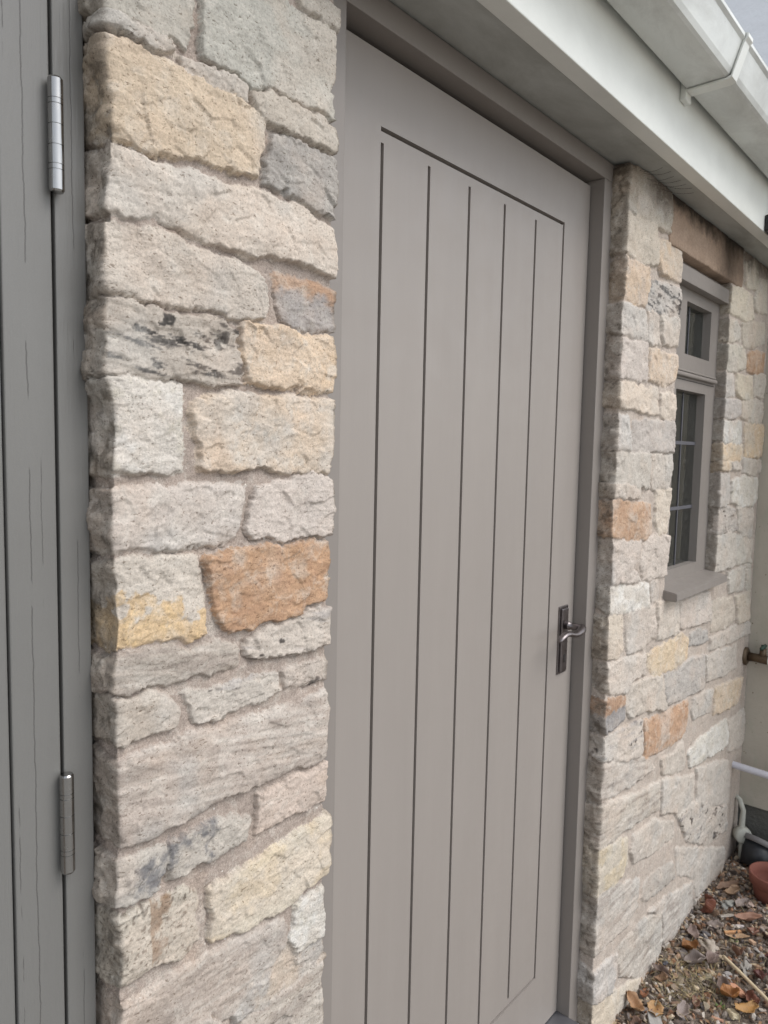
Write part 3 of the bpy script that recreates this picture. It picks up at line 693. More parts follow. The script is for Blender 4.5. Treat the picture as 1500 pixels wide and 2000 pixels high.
    f1 = fbm(U*22+off, Z*22, 101+seed, 5, 0.6); f2 = fbm(U*60+off, Z*60, 111+seed, 5, 0.65); f3 = fbm(ru*12, rz*90, 121+seed, 4, 0.6)
    blend(km('orange')*sstep(-0.25, 0.3, f1), (212, 182, 146), 0.40)
    blend(km('orange')*sstep(0.15, 0.45, f2), (206, 198, 186), 0.5)
    blend(km('yellowish')*sstep(-0.1, 0.3, f1), (204, 184, 146), 0.5)
    blend(km('rust')*sstep(-0.1, 0.35, f2), (172, 134, 104), 0.6)
    blend(km('rust')*sstep(0.10, 0.4, f1), (190, 172, 154), 0.6)
    blend(km('white')*sstep(-0.15, 0.35, f1), (216, 214, 208), 0.6)
    blend(km('white')*sstep(0.1, 0.5, f2), (190, 182, 160), 0.35)
    blend(km('streak')*sstep(-0.05, 0.35, f3), (150, 138, 128), 0.6)
    blend(km('streak')*sstep(0.1, 0.45, -f3), (200, 192, 182), 0.5)
    blend(km('blackveins')*sstep(0.20, 0.34, fbm(ru*16, rz*110, 131+seed, 5, 0.65)), (62, 60, 60), 0.85)
    blend(km('blackveins')*sstep(0.30, 0.4, fbm(ru*40, rz*90, 135+seed, 3)), (44, 42, 42), 0.9)
    blend(km('holes')*sstep(0.42, 0.5, fbm(ru*30, rz*70, 141+seed, 3)), (60, 54, 50), 0.9)
    blend(km('holes')*sstep(0.1, 0.5, f3), (152, 148, 148), 0.5)
    bl = km('blotch')
    blend(bl*sstep(-0.02, 0.25, f1)*sstep(-0.35, 0.15, f2), (96, 97, 102), 0.8)
    po = km('pores')
    blend(po*sstep(0.42, 0.6, vnoise(U*300, Z*300, 151+seed)+0.35*f1), (92, 82, 70), 0.8)
    blend(po*sstep(0.10, 0.28, f1)*(U > cx[kk]), (126, 92, 58), 0.7)
    ta = np.clip((Z-cz[kk])/0.03, -1, 1)
    blend(km('browntop')*sstep(0.0, 0.35, ta+f1*0.8), (176, 134, 96), 0.75)
    blend(km('yellowlow')*sstep(-0.02, 0.04, (cz[kk]-0.004-Z)/0.05+f1*0.75-(U-cx[kk])*1.4), (202, 170, 122), 0.8)
    blend(km('yellowlow')*sstep(0.18, 0.22, (cz[kk]-0.0-Z)/0.05+f1*0.75-(U-cx[kk])*1.4)*sstep(0.1, 0.4, f2), (224, 192, 140), 0.6)
    # general tone: cool/warm clouds, grey-brown weathering on the broken returns
    blend(inside*sstep(0.05, 0.5, fbm(U*9+off*0.3, Z*9, 161+seed, 4)), (182, 182, 178), 0.35)
    blend(inside*sstep(0.05, 0.5, fbm(U*11+off*0.3, Z*11+40, 165+seed, 4)), (204, 184, 166), 0.30)
    g_ = cols.mean(-1, keepdims=True)
    cols = g_+(cols-g_)*(0.88 if tame < 0.2 else 0.86)
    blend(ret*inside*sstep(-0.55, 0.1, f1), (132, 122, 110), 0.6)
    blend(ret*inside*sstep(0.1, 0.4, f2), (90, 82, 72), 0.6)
    cols = np.where(inside[..., None], cols, mcol*(1+0.10*fbm(U*25, Z*25, 171+seed, 4))[..., None])
    # mortar smeared thinly over stone edges
    sm = inside*sstep(0.006, 0.0, best)*sstep(-0.2, 0.4, fbm(U*45, Z*45, 181+seed, 3))
    cols = cols*(1-sm[..., None]*0.6)+mcol*sm[..., None]*0.6
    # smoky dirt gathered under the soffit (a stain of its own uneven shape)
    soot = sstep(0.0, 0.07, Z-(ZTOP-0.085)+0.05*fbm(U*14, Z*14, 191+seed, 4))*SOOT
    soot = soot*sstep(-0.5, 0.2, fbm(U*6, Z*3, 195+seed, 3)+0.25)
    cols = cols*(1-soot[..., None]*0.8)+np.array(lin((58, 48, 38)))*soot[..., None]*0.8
    # ---------------- fold into 3-D
    X = np.clip(U, ul, ur) if foldr else np.maximum(U, ul)
    over = np.maximum(ul-U, 0) + (np.maximum(U-ur, 0) if foldr else 0)
    Y = FACE_Y + over
    e = 0.010
    tl = np.clip((ul-U)/e+0.5, 0, 1)*math.pi/2
    tr = np.clip((U-ur)/e+0.5, 0, 1)*math.pi/2 if foldr else np.zeros(U.shape)
    if hole:
        hx0, hx1, hz0, hz1 = hole
        inz = (Z > hz0-du*0.25) & (Z < hz1+du*0.25)
        fl = inz & (U > hx0) & (U < hx0+depth)
        fr = inz & (U < hx1) & (U > hx1-depth)
        X = np.where(fl, hx0, np.where(fr, hx1, X))
        Y = Y + np.where(fl, U-hx0, 0) + np.where(fr, hx1-U, 0)
        tr = np.where(inz & (U > hx0-0.02) & (U < (hx0+hx1)/2), np.clip((U-hx0)/e+0.5, 0, 1)*math.pi/2, tr)
        tl = np.where(inz & (U < hx1+0.02) & (U > (hx0+hx1)/2), np.clip((hx1-U)/e+0.5, 0, 1)*math.pi/2, tl)
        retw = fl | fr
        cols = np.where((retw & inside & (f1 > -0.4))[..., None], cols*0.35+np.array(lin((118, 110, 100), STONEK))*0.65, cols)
    nx_ = -np.sin(tl)+np.sin(tr); ny_ = -np.cos(tl)*np.cos(tr)
    P = np.stack([X+nx_*h, Y+ny_*h, Z], -1)
    # stones on the arris stand out or hold back by different amounts
    jut = (rs.uniform(-0.6, 1.0, n)[kk]*0.0062 + fbm(Z*26+off, U*0+3.3, 222+seed, 3)*0.0075)*prof*inside
    P[..., 0] += -jut*(0.75 if foldr else 1.0)*sstep(ul+0.012, ul-0.002, U) + (jut*sstep(ur-0.012, ur+0.002, U) if foldr else 0)
    nv, nu = U.shape
    idx = np.arange(nv*nu).reshape(nv, nu)
    a = idx[:-1, :-1]; b_ = idx[:-1, 1:]; c_ = idx[1:, 1:]; e_ = idx[1:, :-1]
    keep = np.ones(a.shape, bool)
    if hole:
        uc = (U[:-1, :-1]+U[1:, 1:])/2; zc = (Z[:-1, :-1]+Z[1:, 1:])/2
        cut = (uc > hx0+depth-du) & (uc < hx1-depth+du) & (zc > hz0-du) & (zc < hz1+du)
        ext = np.abs(P[1:, :-1, 1]-P[:-1, :-1, 1]) + np.abs(P[1:, 1:, 1]-P[:-1, 1:, 1]) + np.abs(P[1:, :-1, 0]-P[:-1, :-1, 0])
        cut |= ext > 0.03
        keep = ~cut
    F = np.stack([a[keep], b_[keep], c_[keep], e_[keep]], -1)
    me = bpy.data.meshes.new(name)
    me.vertices.add(nv*nu)
    me.vertices.foreach_set('co', P.reshape(-1).astype(np.float32))
    nf = len(F)
    me.loops.add(nf*4); me.polygons.add(nf)
    me.loops.foreach_set('vertex_index', F.reshape(-1).astype(np.int32))
    me.polygons.foreach_set('loop_start', np.arange(0, nf*4, 4, dtype=np.int32))
    me.polygons.foreach_set('loop_total', np.full(nf, 4, dtype=np.int32))
    me.polygons.foreach_set('use_smooth', np.ones(nf, bool))
    me.update(calc_edges=True)
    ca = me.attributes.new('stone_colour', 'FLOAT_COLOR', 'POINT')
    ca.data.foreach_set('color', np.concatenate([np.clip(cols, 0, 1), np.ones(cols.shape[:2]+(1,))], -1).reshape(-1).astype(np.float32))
    cm = me.attributes.new('stone_mask', 'FLOAT', 'POINT')
    cm.data.foreach_set('value', (prof*inside).reshape(-1).astype(np.float32))
    cg = me.attributes.new('stone_grain', 'FLOAT', 'POINT')
    gv = rs.uniform(0.15, 1.0, n)[kk]
    gv = np.where(inside, gv*(0.75+0.5*np.clip(fbm(U*14, Z*14, 240+seed, 3)+0.5, 0, 1)), 0.5)
    cg.data.foreach_set('value', gv.reshape(-1).astype(np.float32))
    me.materials.append(M_STONE)
    return link(bpy.data.objects.new(name, me), parent)

STONEK = 0.98
VOID = (0.812, 1.441, 1.919, 2.06)
SOOT = 0.9
building = tag(empty('stone_building', (0, 0, -0.08)), 'low building of rough beige stone with grey painted doors, window and white eaves', 'building')
def P_(o):            # parts are modelled in world space
    o.matrix_parent_inverse = Matrix.Translation((0, 0, 0.08))
    return o

pier_st = PIER_STONES + filler(PIER_X0-0.01, PIER_X1+0.01, -0.1, 0.725, 3)
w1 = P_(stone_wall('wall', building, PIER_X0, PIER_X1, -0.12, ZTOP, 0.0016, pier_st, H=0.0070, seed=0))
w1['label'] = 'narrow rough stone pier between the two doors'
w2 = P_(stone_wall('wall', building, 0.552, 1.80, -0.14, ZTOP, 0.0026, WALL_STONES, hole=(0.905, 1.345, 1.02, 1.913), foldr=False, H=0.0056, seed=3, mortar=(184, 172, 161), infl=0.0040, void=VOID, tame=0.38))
w2['label'] = 'stone wall around the small window'

# masonry core behind the facing stones
bm = bmesh.new()
add_box(bm, -0.708, -0.392, -0.012, 0.22, -0.12, 2.03)
P_(bmobj('inner_wall', bm, M_WALLIN, building))
P_(depth_slab('inner_wall', [0.556, 0.900, 1.350, 1.798], [-0.13, 1.015, 1.915, 2.03], [[-0.02]*3, [-0.02, None, -0.02], [-0.02]*3], 0.22, M_WALLIN, building))
# closed dark room behind the window
bm = bmesh.new()
add_box(bm, -0.6, 1.78, 0.9, 0.95, -0.1, 2.03)
add_box(bm, 1.72, 1.78, 0.23, 0.89, -0.1, 2.03)
P_(bmobj('inner_wall', bm, M_WALLIN, building))

# ---------------------------------------------------------------- panelled door
LW = (-0.3265, 0.5000)
G0, GP, GT, GB = -0.2136, 0.1189, 1.8706, 0.165
gx = [G0+i*GP for i in range(6)]
W_ = 0.0072
xs = [LW[0]]
for g in gx: xs += [g-W_/2, g+W_/2]
xs.append(LW[1])
zs = [0.014, GB-0.004, GB+0.004, GB+0.017, GT-0.020, GT-W_/2, GT+W_/2, 1.981]
dep = []
for i in range(len(xs)-1):
    row = []
    for j in range(len(zs)-1):
        y = 0.0
        gi = (i-1)//2 if i % 2 == 1 and i < len(xs)-2 else None
        inr = 1 <= i <= len(xs)-3
        if inr and j in (1, 5): y = 0.0125
        if gi is not None and gi in (0, 1, 2, 3, 4) and j == 3: y = 0.0125
        if gi == 5 and j in (2, 3, 4): y = 0.0125
        row.append(y)
    dep.append(row)
door = P_(depth_slab('door', xs, zs, dep, 0.044, M_DOOR, building))
door['label'] = 'tall grey door with long vertical grooves'
def child(o, part):
    o.parent = part
    o.matrix_parent_inverse = Matrix.Identity(4)
    part_inv[o.name] = part
    return o
part_inv = {}
# frame: two jambs and a head, stepped back to the leaf
def profile_frame():
    bm = bmesh.new()
    # jamb right: face .504-.559, rebate return to the leaf
    add_box(bm, 0.5045, 0.5515, -0.032, 0.06, -0.03, 1.9935, 0.0012)
    add_box(bm, -0.386, -0.3295, -0.032, 0.06, -0.03, 1.9935, 0.0012)
    add_box(bm, -0.386, 0.5515, -0.0325, 0.06, 1.9938, 2.033, 0.0012)
    return bm
fr = bmobj('door_frame', profile_frame(), M_FRAME, None)
child(fr, door)
# threshold
child(box('threshold', -0.329, 0.5044, -0.06, 0.05, -0.05, 0.010, plain('weathered_steel_sill', (120, 120, 124), rough=0.4, metal=0.6), None, 0.002), door)
# backplate with raised centre
bm = bmesh.new()
add_box(bm, 0.4270, 0.4690, -0.0035, 0.001, 0.8765, 1.0340, 0.0012)
add_box(bm, 0.4330, 0.4630, -0.0085, -0.0030, 0.8815, 1.0290, 0.0022)
bp = bmobj('backplate', bm, M_PEWTER)
child(bp, door)
bm = bmesh.new()
add_tube(bm, [(0.448, -0.0080, 0.9185), (0.448, -0.0093, 0.9185)], 0.0036, 14)
add_box(bm, 0.4462, 0.4498, -0.0092, -0.0080, 0.9030, 0.9180)
child(bmobj('keyhole', bm, M_DARK), door)
# lever: collar, neck and a wavy blade turning back over the door
bm = bmesh.new()
hz = 0.9900
add_tube(bm, [(0.448, -0.008, hz), (0.448, -0.016, hz), (0.448, -0.0165, hz), (0.448, -0.0185, hz), (0.448, -0.019, hz), (0.448, -0.036, hz), (0.447, -0.045, hz), (0.442, -0.052, hz+0.0003), (0.433, -0.056, hz-0.001), (0.420, -0.0570, hz-0.0035), (0.405, -0.057, hz-0.005), (0.390, -0.056, hz-0.0035), (0.374, -0.0545, hz+0.001), (0.360, -0.0535, hz+0.001), (0.347, -0.0525, hz-0.003), (0.338, -0.052, hz-0.008), (0.334, -0.052, hz-0.011)],
         [0.0095, 0.0085, 0.0098, 0.0098, 0.008, 0.0080, 0.0090, 0.0100, (0.0095, 0.0085), (0.0090, 0.0075), (0.0085, 0.0070), (0.0080, 0.0062), (0.0078, 0.0058), (0.0078, 0.0055), (0.0075, 0.0048), (0.0060, 0.0036), (0.0025, 0.0018)], 18)
hd = bmobj('door_handle', bm, M_PEWTER, None, True)
child(hd, door)

# ---------------------------------------------------------------- older timber door on the left
GY = -0.032
bm = bmesh.new()
add_box(bm, -0.7935, -0.7448, GY, 0.02, -0.06, 2.03, 0.0014)      # hinge stile
xL = -0.7943
for k, w in enumerate((0.118, 0.121, 0.119, 0.120, 0.118, 0.120, 0.119)):
    add_box(bm, xL-w, xL-0.0006, GY+0.003 if k == 0 else GY+0.0035, 0.02, -0.06, 2.03, 0.0016)
    xL -= w+0.0012
gdoor = P_(bmobj('door', bm, M_GARAGE, building))
gdoor['label'] = 'weathered grey boarded door hung on steel barrel hinges'
bm = bmesh.new()
add_box(bm, -0.7416, -0.7095, GY-0.0005, 0.05, -0.06, 2.03, 0.0014)
child(bmobj('door_frame', bm, M_GARAGE), gdoor)
child(box('shadow_gap_backing', -0.7465, -0.7395, 0.012, 0.05, -0.06, 2.03, M_DARK), gdoor).name = 'gap_shade_strip'  # dark strip set in the hinge gap to stand in for its shade
def hinge(z0, z1):
    bm = bmesh.new()
    cx_, cy_ = -0.7431, GY-0.0085
    H_ = z1-z0
    zz = [0, .018, .02, .19, .1905, .195, .1955, .238, .2385, .243, .2435, .405, .4055, .411, .4115, .585, .5855, .591, .5915, .76, .7605, .766, .7665, .808, .8085, .813, .8135, .980, .984, 1.0]
    R0 = 0.0072; rr = []
    groove = {.1905, .195, .2385, .243, .4055, .411, .5855, .591, .7605, .766, .8085, .813}
    for t in zz:
        rr.append(R0-0.0007 if t in groove else (R0-0.0012 if t in (0, 1.0) else R0))
    add_tube(bm, [(cx_, cy_, z0+t*H_) for t in zz], rr, 28)
    add_box(bm, cx_-0.0014, cx_+0.0014, cy_+0.002, GY+0.02, z0+0.004, z1-0.004)
    o = bmobj('hinge', bm, M_STEEL)
    o.data.polygons.foreach_set('use_smooth', [len(p.vertices) == 4 for p in o.data.polygons])
    o.data.update()
    m = o.modifiers.new('es', 'EDGE_SPLIT'); m.split_angle = math.radians(25)
    return child(o, gdoor)
hinge(1.6275, 1.735)
hinge(0.932, 1.039)

# ---------------------------------------------------------------- window
wy = -0.038
xs = [0.907, 1.000, 1.052, 1.250, 1.267, 1.3435]
zs = [1.022, 1.058, 1.568, 1.669, 1.814, 1.8895]
dp = [[wy]*5, [wy, None, wy, wy, wy], [wy, None, wy, None, wy], [wy, wy, wy, None, wy], [wy]*5]
win = P_(depth_slab('window', xs, zs, dp, 0.03, M_FRAME, building))
win['label'] = 'small grey two-part window with dark glass'
bm = bmesh.new()
add_box(bm, 0.910, 1.3432, -0.064, wy+0.001, 1.848, 1.8895, 0.0015)
add_box(bm, 0.910, 1.3432, -0.0375, 0.0, 1.8900, 1.9120, 0.0)
child(bmobj('head_rail', bm, M_FRAME), win)
bm = bmesh.new()
add_box(bm, 0.930, 1.325, -0.050, wy+0.001, 1.604, 1.616, 0.004)
add_box(bm, 0.930, 1.325, -0.045, wy+0.001, 1.618, 1.624, 0.002)
child(bmobj('transom', bm, M_FRAME), win)
bm = bmesh.new()   # thin casement lines
add_box(bm, 0.93, 1.325, wy-0.0012, wy+0.001, 1.596, 1.5975)
child(bmobj('casement_joint', bm, M_DARK), win)
gy = -0.014
child(obj('pane', [(0.999, gy, 1.05), (1.251, gy, 1.05), (1.251, gy, 1.575), (0.999, gy, 1.575)], [(0, 1, 2, 3)], M_GLASS), win)
child(obj('pane', [(1.050, gy, 1.66), (1.268, gy, 1.66), (1.268, gy, 1.82), (1.050, gy, 1.82)], [(0, 1, 2, 3)], M_GLASS), win)
M_LEAD = plain('grey_lead_strip', (104, 104, 110), rough=0.5, metal=0.3)
for zc in (1.228, 1.420):
    bm = bmesh.new(); add_box(bm, 0.999, 1.251, gy-0.003, gy-0.0005, zc-0.005, zc+0.005, 0.0008)
    child(bmobj('glazing_bar', bm, M_LEAD), win)
bm = bmesh.new(); add_box(bm, 1.1235, 1.1285, gy-0.0028, gy-0.0004, 1.058, 1.568, 0.0006)
child(bmobj('glazing_bar', bm, M_LEAD), win)
bm = bmesh.new(); add_box(bm, 1.138, 1.142, gy-0.0028, gy-0.0004, 1.669, 1.814, 0.0006)
child(bmobj('glazing_bar', bm, M_LEAD), win)
# pale folded blind inside
vv, ff = [], []
nb = 22
for i in range(nb+1):
    x = 0.96+i*(0.36/nb); y = 0.075+(0.012 if i % 2 else 0)
    vv += [(x, y, 1.585), (x, y, 1.88)]
for i in range(nb): ff.append((2*i, 2*i+2, 2*i+3, 2*i+1))
child(obj('blind', vv, ff, plain('pale_green_blind', (150, 160, 150), rough=0.8)), win)
vv, ff = [], []
for i in range(13):
    x = 1.10+i*0.009; y = 0.060+(0.010 if i % 2 else 0)
    vv += [(x, y, 1.05), (x, y, 1.58)]
for i in range(12): ff.append((2*i, 2*i+2, 2*i+3, 2*i+1))
child(obj('reflection_strip', vv, ff, plain('fawn_reflection', (168, 152, 134), rough=0.9)), win)  # added pleated strip, its colour stands in for reflections in the lower pane
# sill, sloped top
sv = [(0.898, -0.030, 1.0265), (1.349, -0.030, 1.0265), (1.349, -0.104, 1.0135), (0.898, -0.104, 1.0135),
      (0.898, -0.030, 0.992), (1.349, -0.030, 0.992), (1.349, -0.104, 0.9915), (0.898, -0.104, 0.9915)]
bm = bmesh.new()
vs_ = [bm.verts.new(p) for p in sv]
for f in ((0, 1, 2, 3), (7, 6, 5, 4), (3, 2, 6, 7), (1, 0, 4, 5), (0, 3, 7, 4), (2, 1, 5, 6)): bm.faces.new([vs_[k] for k in f])
bmesh.ops.bevel(bm, geom=list(bm.edges), offset=0.002, segments=2, affect='EDGES')
child(bmobj('sill', bm, M_FRAME), win)

# lintel: one long brown stone
nx_, nz_ = 150, 40
vv, ff = [], []
lx0, lx1, lz0, lz1 = 0.809, 1.445, 1.913, 2.033
for j in range(nz_+1):
    for i in range(nx_+1):
        x = lx0+(lx1-lx0)*i/nx_; z = lz0+(lz1-lz0)*j/nz_
        x_ = np.array([x]); z_ = np.array([z])
        y = -0.0715-float(fbm(x_*18, z_*18, 3, 4)[0])*0.003
        ex = min(i, nx_-i)*(lx1-lx0)/nx_; ez = j*(lz1-lz0)/nz_
        y += 0.002*math.exp(-ex/0.002)+0.002*math.exp(-ez/0.002)
        vv.append((x, y, z+(0.0025*float(fbm(x_*25, z_*0, 5, 3)[0]) if j == 0 else 0)))
W1 = nx_+1
for j in range(nz_):
    for i in range(nx_): ff.append((j*W1+i, j*W1+i+1, (j+1)*W1+i+1, (j+1)*W1+i))
n0 = len(vv)
for i in range(W1): vv.append((vv[i][0], -0.022, vv[i][2]))
for i in range(nx_): ff.append((i, n0+i, n0+i+1, i+1))
n1 = len(vv)
for j in range(nz_+1): vv.append((lx0, -0.022, vv[j*W1][2])); vv.append((lx1, -0.022, vv[j*W1][2]))
for j in range(nz_):
    ff.append((j*W1, (j+1)*W1, n1+2*(j+1), n1+2*j)); ff.append((j*W1+nx_, n1+2*j+1, n1+2*(j+1)+1, (j+1)*W1+nx_))
P_(obj('lintel', vv, ff, M_LINTEL, building, True))

# ---------------------------------------------------------------- eaves
X0, X1 = -2.4, 1.797
bm = bmesh.new()
add_box(bm, X0, X1, -0.1345, 0.25, 2.0365, 2.050)
P_(bmobj('soffit', bm, M_SOFFIT, building))
bm = bmesh.new()
add_box(bm, X0, X1, -0.170, -0.1350, 2.0285, 2.300, 0.002)
P_(bmobj('fascia', bm, M_UPVC, building))
bm = bmesh.new()
vs_ = [bm.verts.new(p) for p in ((X0, -0.172, 2.302), (X1, -0.172, 2.302), (X1, 1.6, 2.62), (X0, 1.6, 2.62), (X0, -0.172, 2.275), (X1, -0.172, 2.275), (X1, 1.6, 2.59), (X0, 1.6, 2.59))]
for f in ((0, 1, 2, 3), (7, 6, 5, 4), (0, 4, 5, 1), (1, 5, 6, 2), (2, 6, 7, 3), (3, 7, 4, 0)): bm.faces.new([vs_[k] for k in f])
P_(bmobj('roof', bm, M_ROOF, building))
# square-line gutter, run with a slight fall
def gutter_section(o=0.0):
    pts = [(-0.176, 2.228), (-0.180, 2.160-o), (-0.184, 2.1555-o), (-0.262-o*0.4, 2.1555-o), (-0.2685-o, 2.1590-o), (-0.2735-o, 2.1680), (-0.2900-o, 2.2160), (-0.2960-o, 2.2215), (-0.2960-o, 2.2290), (-0.2900, 2.2330)]
    return pts
def extrude_section(pts, x0, x1, th, rise=0.0):
    bm = bmesh.new()
    n = len(pts)
    cen = (-0.230, 2.23)
    inner = []
    for y, z in pts:
        dy, dz = cen[0]-y, cen[1]-z
        L = math.hypot(dy, dz)
        inner.append((y+dy/L*th, z+dz/L*th))
    loop = pts + inner[::-1]
    rings = []
    for x in (x0, x1):
        rings.append([bm.verts.new((x, y, z+rise*(x-0.1))) for y, z in loop])
    m = len(loop)
    for k in range(m): bm.faces.new((rings[0][k], rings[0][(k+1) % m], rings[1][(k+1) % m], rings[1][k]))
    for rg_ in rings:
        for k in range(n-1): bm.faces.new((rg_[k], rg_[k+1], rg_[m-2-k], rg_[m-1-k]))
    return bm
gut = P_(bmobj('gutter', extrude_section(gutter_section(), X0, X1, 0.003, 0.006), M_GUTTER, building))
bm = extrude_section(gutter_section(0.006), 0.552, 0.584, 0.0045, 0.006)
add_box(bm, 0.552, 0.584, -0.1835, -0.1705, 2.136, 2.21, 0.002)
gb = bmobj('gutter_bracket', bm, M_UPVC)
child(gb, gut)

# make the sub-parts follow their part: every part sits at identity in the world
for o in (door, gdoor, win, gut):
    for ch in [c_ for c_ in bpy.data.objects if c_.parent == o]:
        ch.matrix_parent_inverse = Matrix.Identity(4)

# overflow pipe through the stone wall
bm = bmesh.new()
add_tube(bm, [(1.690, -0.02, 0.283), (1.690, -0.29, 0.270)], 0.0125, 20, caps=False)
add_tube(bm, [(1.690, -0.02, 0.283), (1.690, -0.29, 0.270)], 0.0105, 20, caps=False)
P_(bmobj('overflow_pipe', bm, plain('white_pipe_plastic', (196, 196, 204), rough=0.4), building, True))

# ---------------------------------------------------------------- the taller rendered house at the far end
def render_material():
    m, nt, b = new_mat('cream_painted_render')
    v = coords(nt)
    col = mix(nt, noise(nt, v, 5, 6, 0.65), lin((166, 158, 144)), lin((192, 186, 174)))
    col = mix(nt, ramp(nt, noise(nt, mapping(nt, v, (1, 1, 0.25)), 16, 6, 0.7), [(0.5, 0), (0.75, 0.55)]), col, lin((150, 158, 138)))
    col = mix(nt, ramp(nt, noise(nt, v, 70, 3, 0.6), [(0.26, 1), (0.32, 0)]), col, lin((100, 84, 62)))
    nt.links.new(col, b.inputs['Base Color'])
    b.inputs['Roughness'].default_value = 0.85
    n1 = bump(nt, b, noise(nt, v, 9, 6, 0.6), 0.5, 0.012)
    bump(nt, b, noise(nt, v, 180, 4, 0.6), 0.4, 0.001, n1)
    return m
house = tag(empty('rendered_house', (1.8, 0, -0.08)), 'taller cream rendered house wall standing square to the stone building', 'house')
hw = box('wall', 1.801, 5.0, -0.75, 0.179, 0.100, 2.33, render_material(), house)
hw2 = box('wall', 1.803, 5.0, -0.75, 0.179, 2.331, 5.2, plain('white_painted_render', (243, 245, 248), rough=0.8, var=0.05, scale=6, bumpy=0.5, bd=0.01), house)
hw2.matrix_parent_inverse = Matrix.Translation((-1.8, 0, 0.08))
hw2['label'] = 'pale grey-white upper wall above the gutter'
hw.matrix_parent_inverse = Matrix.Translation((-1.8, 0, 0.08))
hp = box('plinth', 1.818, 4.98, -0.735, 0.160, -0.3, 0.0995, plain('damp_dark_plinth', (96, 95, 90), rough=0.85, var=0.35, scale=25, bumpy=0.9, bd=0.006), house)
hp.matrix_parent_inverse = Matrix.Translation((-1.8, 0, 0.08))
hr = box('roof', 1.70, 5.1, -0.85, 0.30, 5.205, 5.32, M_ROOF, house)
hr.matrix_parent_inverse = Matrix.Translation((-1.8, 0, 0.08))

# ---------------------------------------------------------------- fittings
M_BLACK = plain('black_plastic', (26, 26, 28), rough=0.4)
lamp = tag(empty('security_lamp', (1.31, -0.17, 2.06)), 'black security lamp fixed on the white fascia at the right', 'lamp')
bm = bmesh.new()
add_box(bm, -0.045, 0.075, -0.018, 0.0, -0.030, 0.016, 0.004)
add_box(bm, -0.038, -0.030, -0.075, -0.012, -0.075, 0.006, 0.001)
add_box(bm, 0.060, 0.068, -0.075, -0.012, -0.075, 0.006, 0.001)
o = bmobj('bracket', bm, M_BLACK, lamp)
bm = bmesh.new(); add_box(bm, -0.028, 0.058, -0.085, -0.035, -0.085, 0.0, 0.005); bmobj('lamp_body', bm, M_BLACK, lamp)
bm = bmesh.new(); add_box(bm, -0.020, 0.050, -0.0875, -0.0845, -0.078, -0.010, 0.001); bmobj('lens', bm, plain('pale_lens', (190, 196, 205), rough=0.2), lamp)

tap = tag(empty('garden_tap', (1.760, -0.07, 0.665)), 'tarnished brass garden tap on the end of the stone wall', 'tap')
bm = bmesh.new()
add_tube(bm, [(0, 0.02, 0.0), (0, -0.004, 0.0), (0, -0.007, 0.0)], [0.026, 0.026, 0.021], 20)
add_tube(bm, [(0, -0.006, 0.0), (0, -0.030, 0), (0, -0.034, 0), (0, -0.085, -0.004), (0, -0.105, -0.012), (0, -0.112, -0.035), (0, -0.112, -0.050)], [0.013, 0.012, 0.013, 0.012, 0.0125, 0.012, 0.011], 18)
add_tube(bm, [(0, -0.045, 0.0), (0, -0.045, 0.030)], [0.010, 0.009], 14)
bmobj('tap_body', bm, M_BRASS, tap, True)
bm = bmesh.new()
add_tube(bm, [(-0.022, -0.045, 0.034), (0.022, -0.045, 0.034)], [0.005, 0.005], 10)
add_tube(bm, [(0, -0.045, 0.028), (0, -0.045, 0.040)], [0.007, 0.006], 12)
bmobj('tap_handle', bm, plain('green_tap_paint', (40, 66, 54), rough=0.5), tap, True)
bm = bmesh.new(); add_tube(bm, [(0, -0.060, -0.001), (0, -0.064, -0.001)], 0.0138, 18); bmobj('washer', bm, plain('white_washer', (222, 222, 218)), tap, True)

tap.scale = (1.25, 1.25, 1.25)
drain = tag(empty('conduit_pipe', (1.735, -0.10, -0.09), (0, 0, math.radians(-52))), 'thin pale pipe with a round junction box in the corner beside the terracotta pot', 'pipe')
M_COND = plain('old_white_plastic', (176, 176, 166), rough=0.55, var=0.2)
bm = bmesh.new()
add_tube(bm, [(0, 0, -0.02), (0, 0, 0.035), (0, 0.0, 0.10), (0, 0.004, 0.14), (0.004, 0.008, 0.19), (-0.006, 0.02, 0.225), (-0.02, 0.05, 0.235)], [0.008, 0.0085, 0.0085, 0.0105, 0.009, 0.009, 0.009], 14)
bmobj('pipe', bm, M_COND, drain, True)
bm = bmesh.new()
add_tube(bm, [(0, 0.012, 0.105), (0, 0.010, 0.105), (0, -0.016, 0.105), (0, -0.020, 0.105)], [0.024, 0.030, 0.030, 0.024], 22)
bmobj('junction_box', bm, M_COND, drain, True)

web = tag(empty('cobweb', (0.60, -0.08, 2.02)), 'dusty cobweb threads under the soffit beside the top of the door frame', 'cobweb')
rw = random.Random(4)
for k in range(7):
    bm = bmesh.new()
    a_ = Vector((-0.03+0.02*k, -0.002-0.001*k, -0.012*rw.random())); b_2 = Vector((0.03+0.035*k, -0.03-0.012*rw.random(), 0.0150))
    add_tube(bm, [a_.lerp(b_2, t/6)+Vector((0.001*rw.uniform(-1, 1), 0, -0.006*math.sin(t/6*math.pi))) for t in range(7)], 0.00035, 5)
    bmobj('thread', bm, M_DARK, web)
def lathe(name, prof, mat, parent=None, n=40):
    bm = bmesh.new()
    rings = []
    for r_, z in prof:
        rings.append([bm.verts.new((r_*math.cos(2*math.pi*k/n), r_*math.sin(2*math.pi*k/n), z)) for k in range(n)])
    for i in range(len(rings)-1):
        for k in range(n): bm.faces.new((rings[i][k], rings[i][(k+1) % n], rings[i+1][(k+1) % n], rings[i+1][k]))
    bm.faces.new(rings[0][::-1])
    return bmobj(name, bm, mat, parent, True)
POTLOC = (1.545, -0.248, -0.095)
M_TERRA = plain('terracotta', (122, 74, 62), rough=0.8, var=0.22, scale=30, bumpy=0.3)
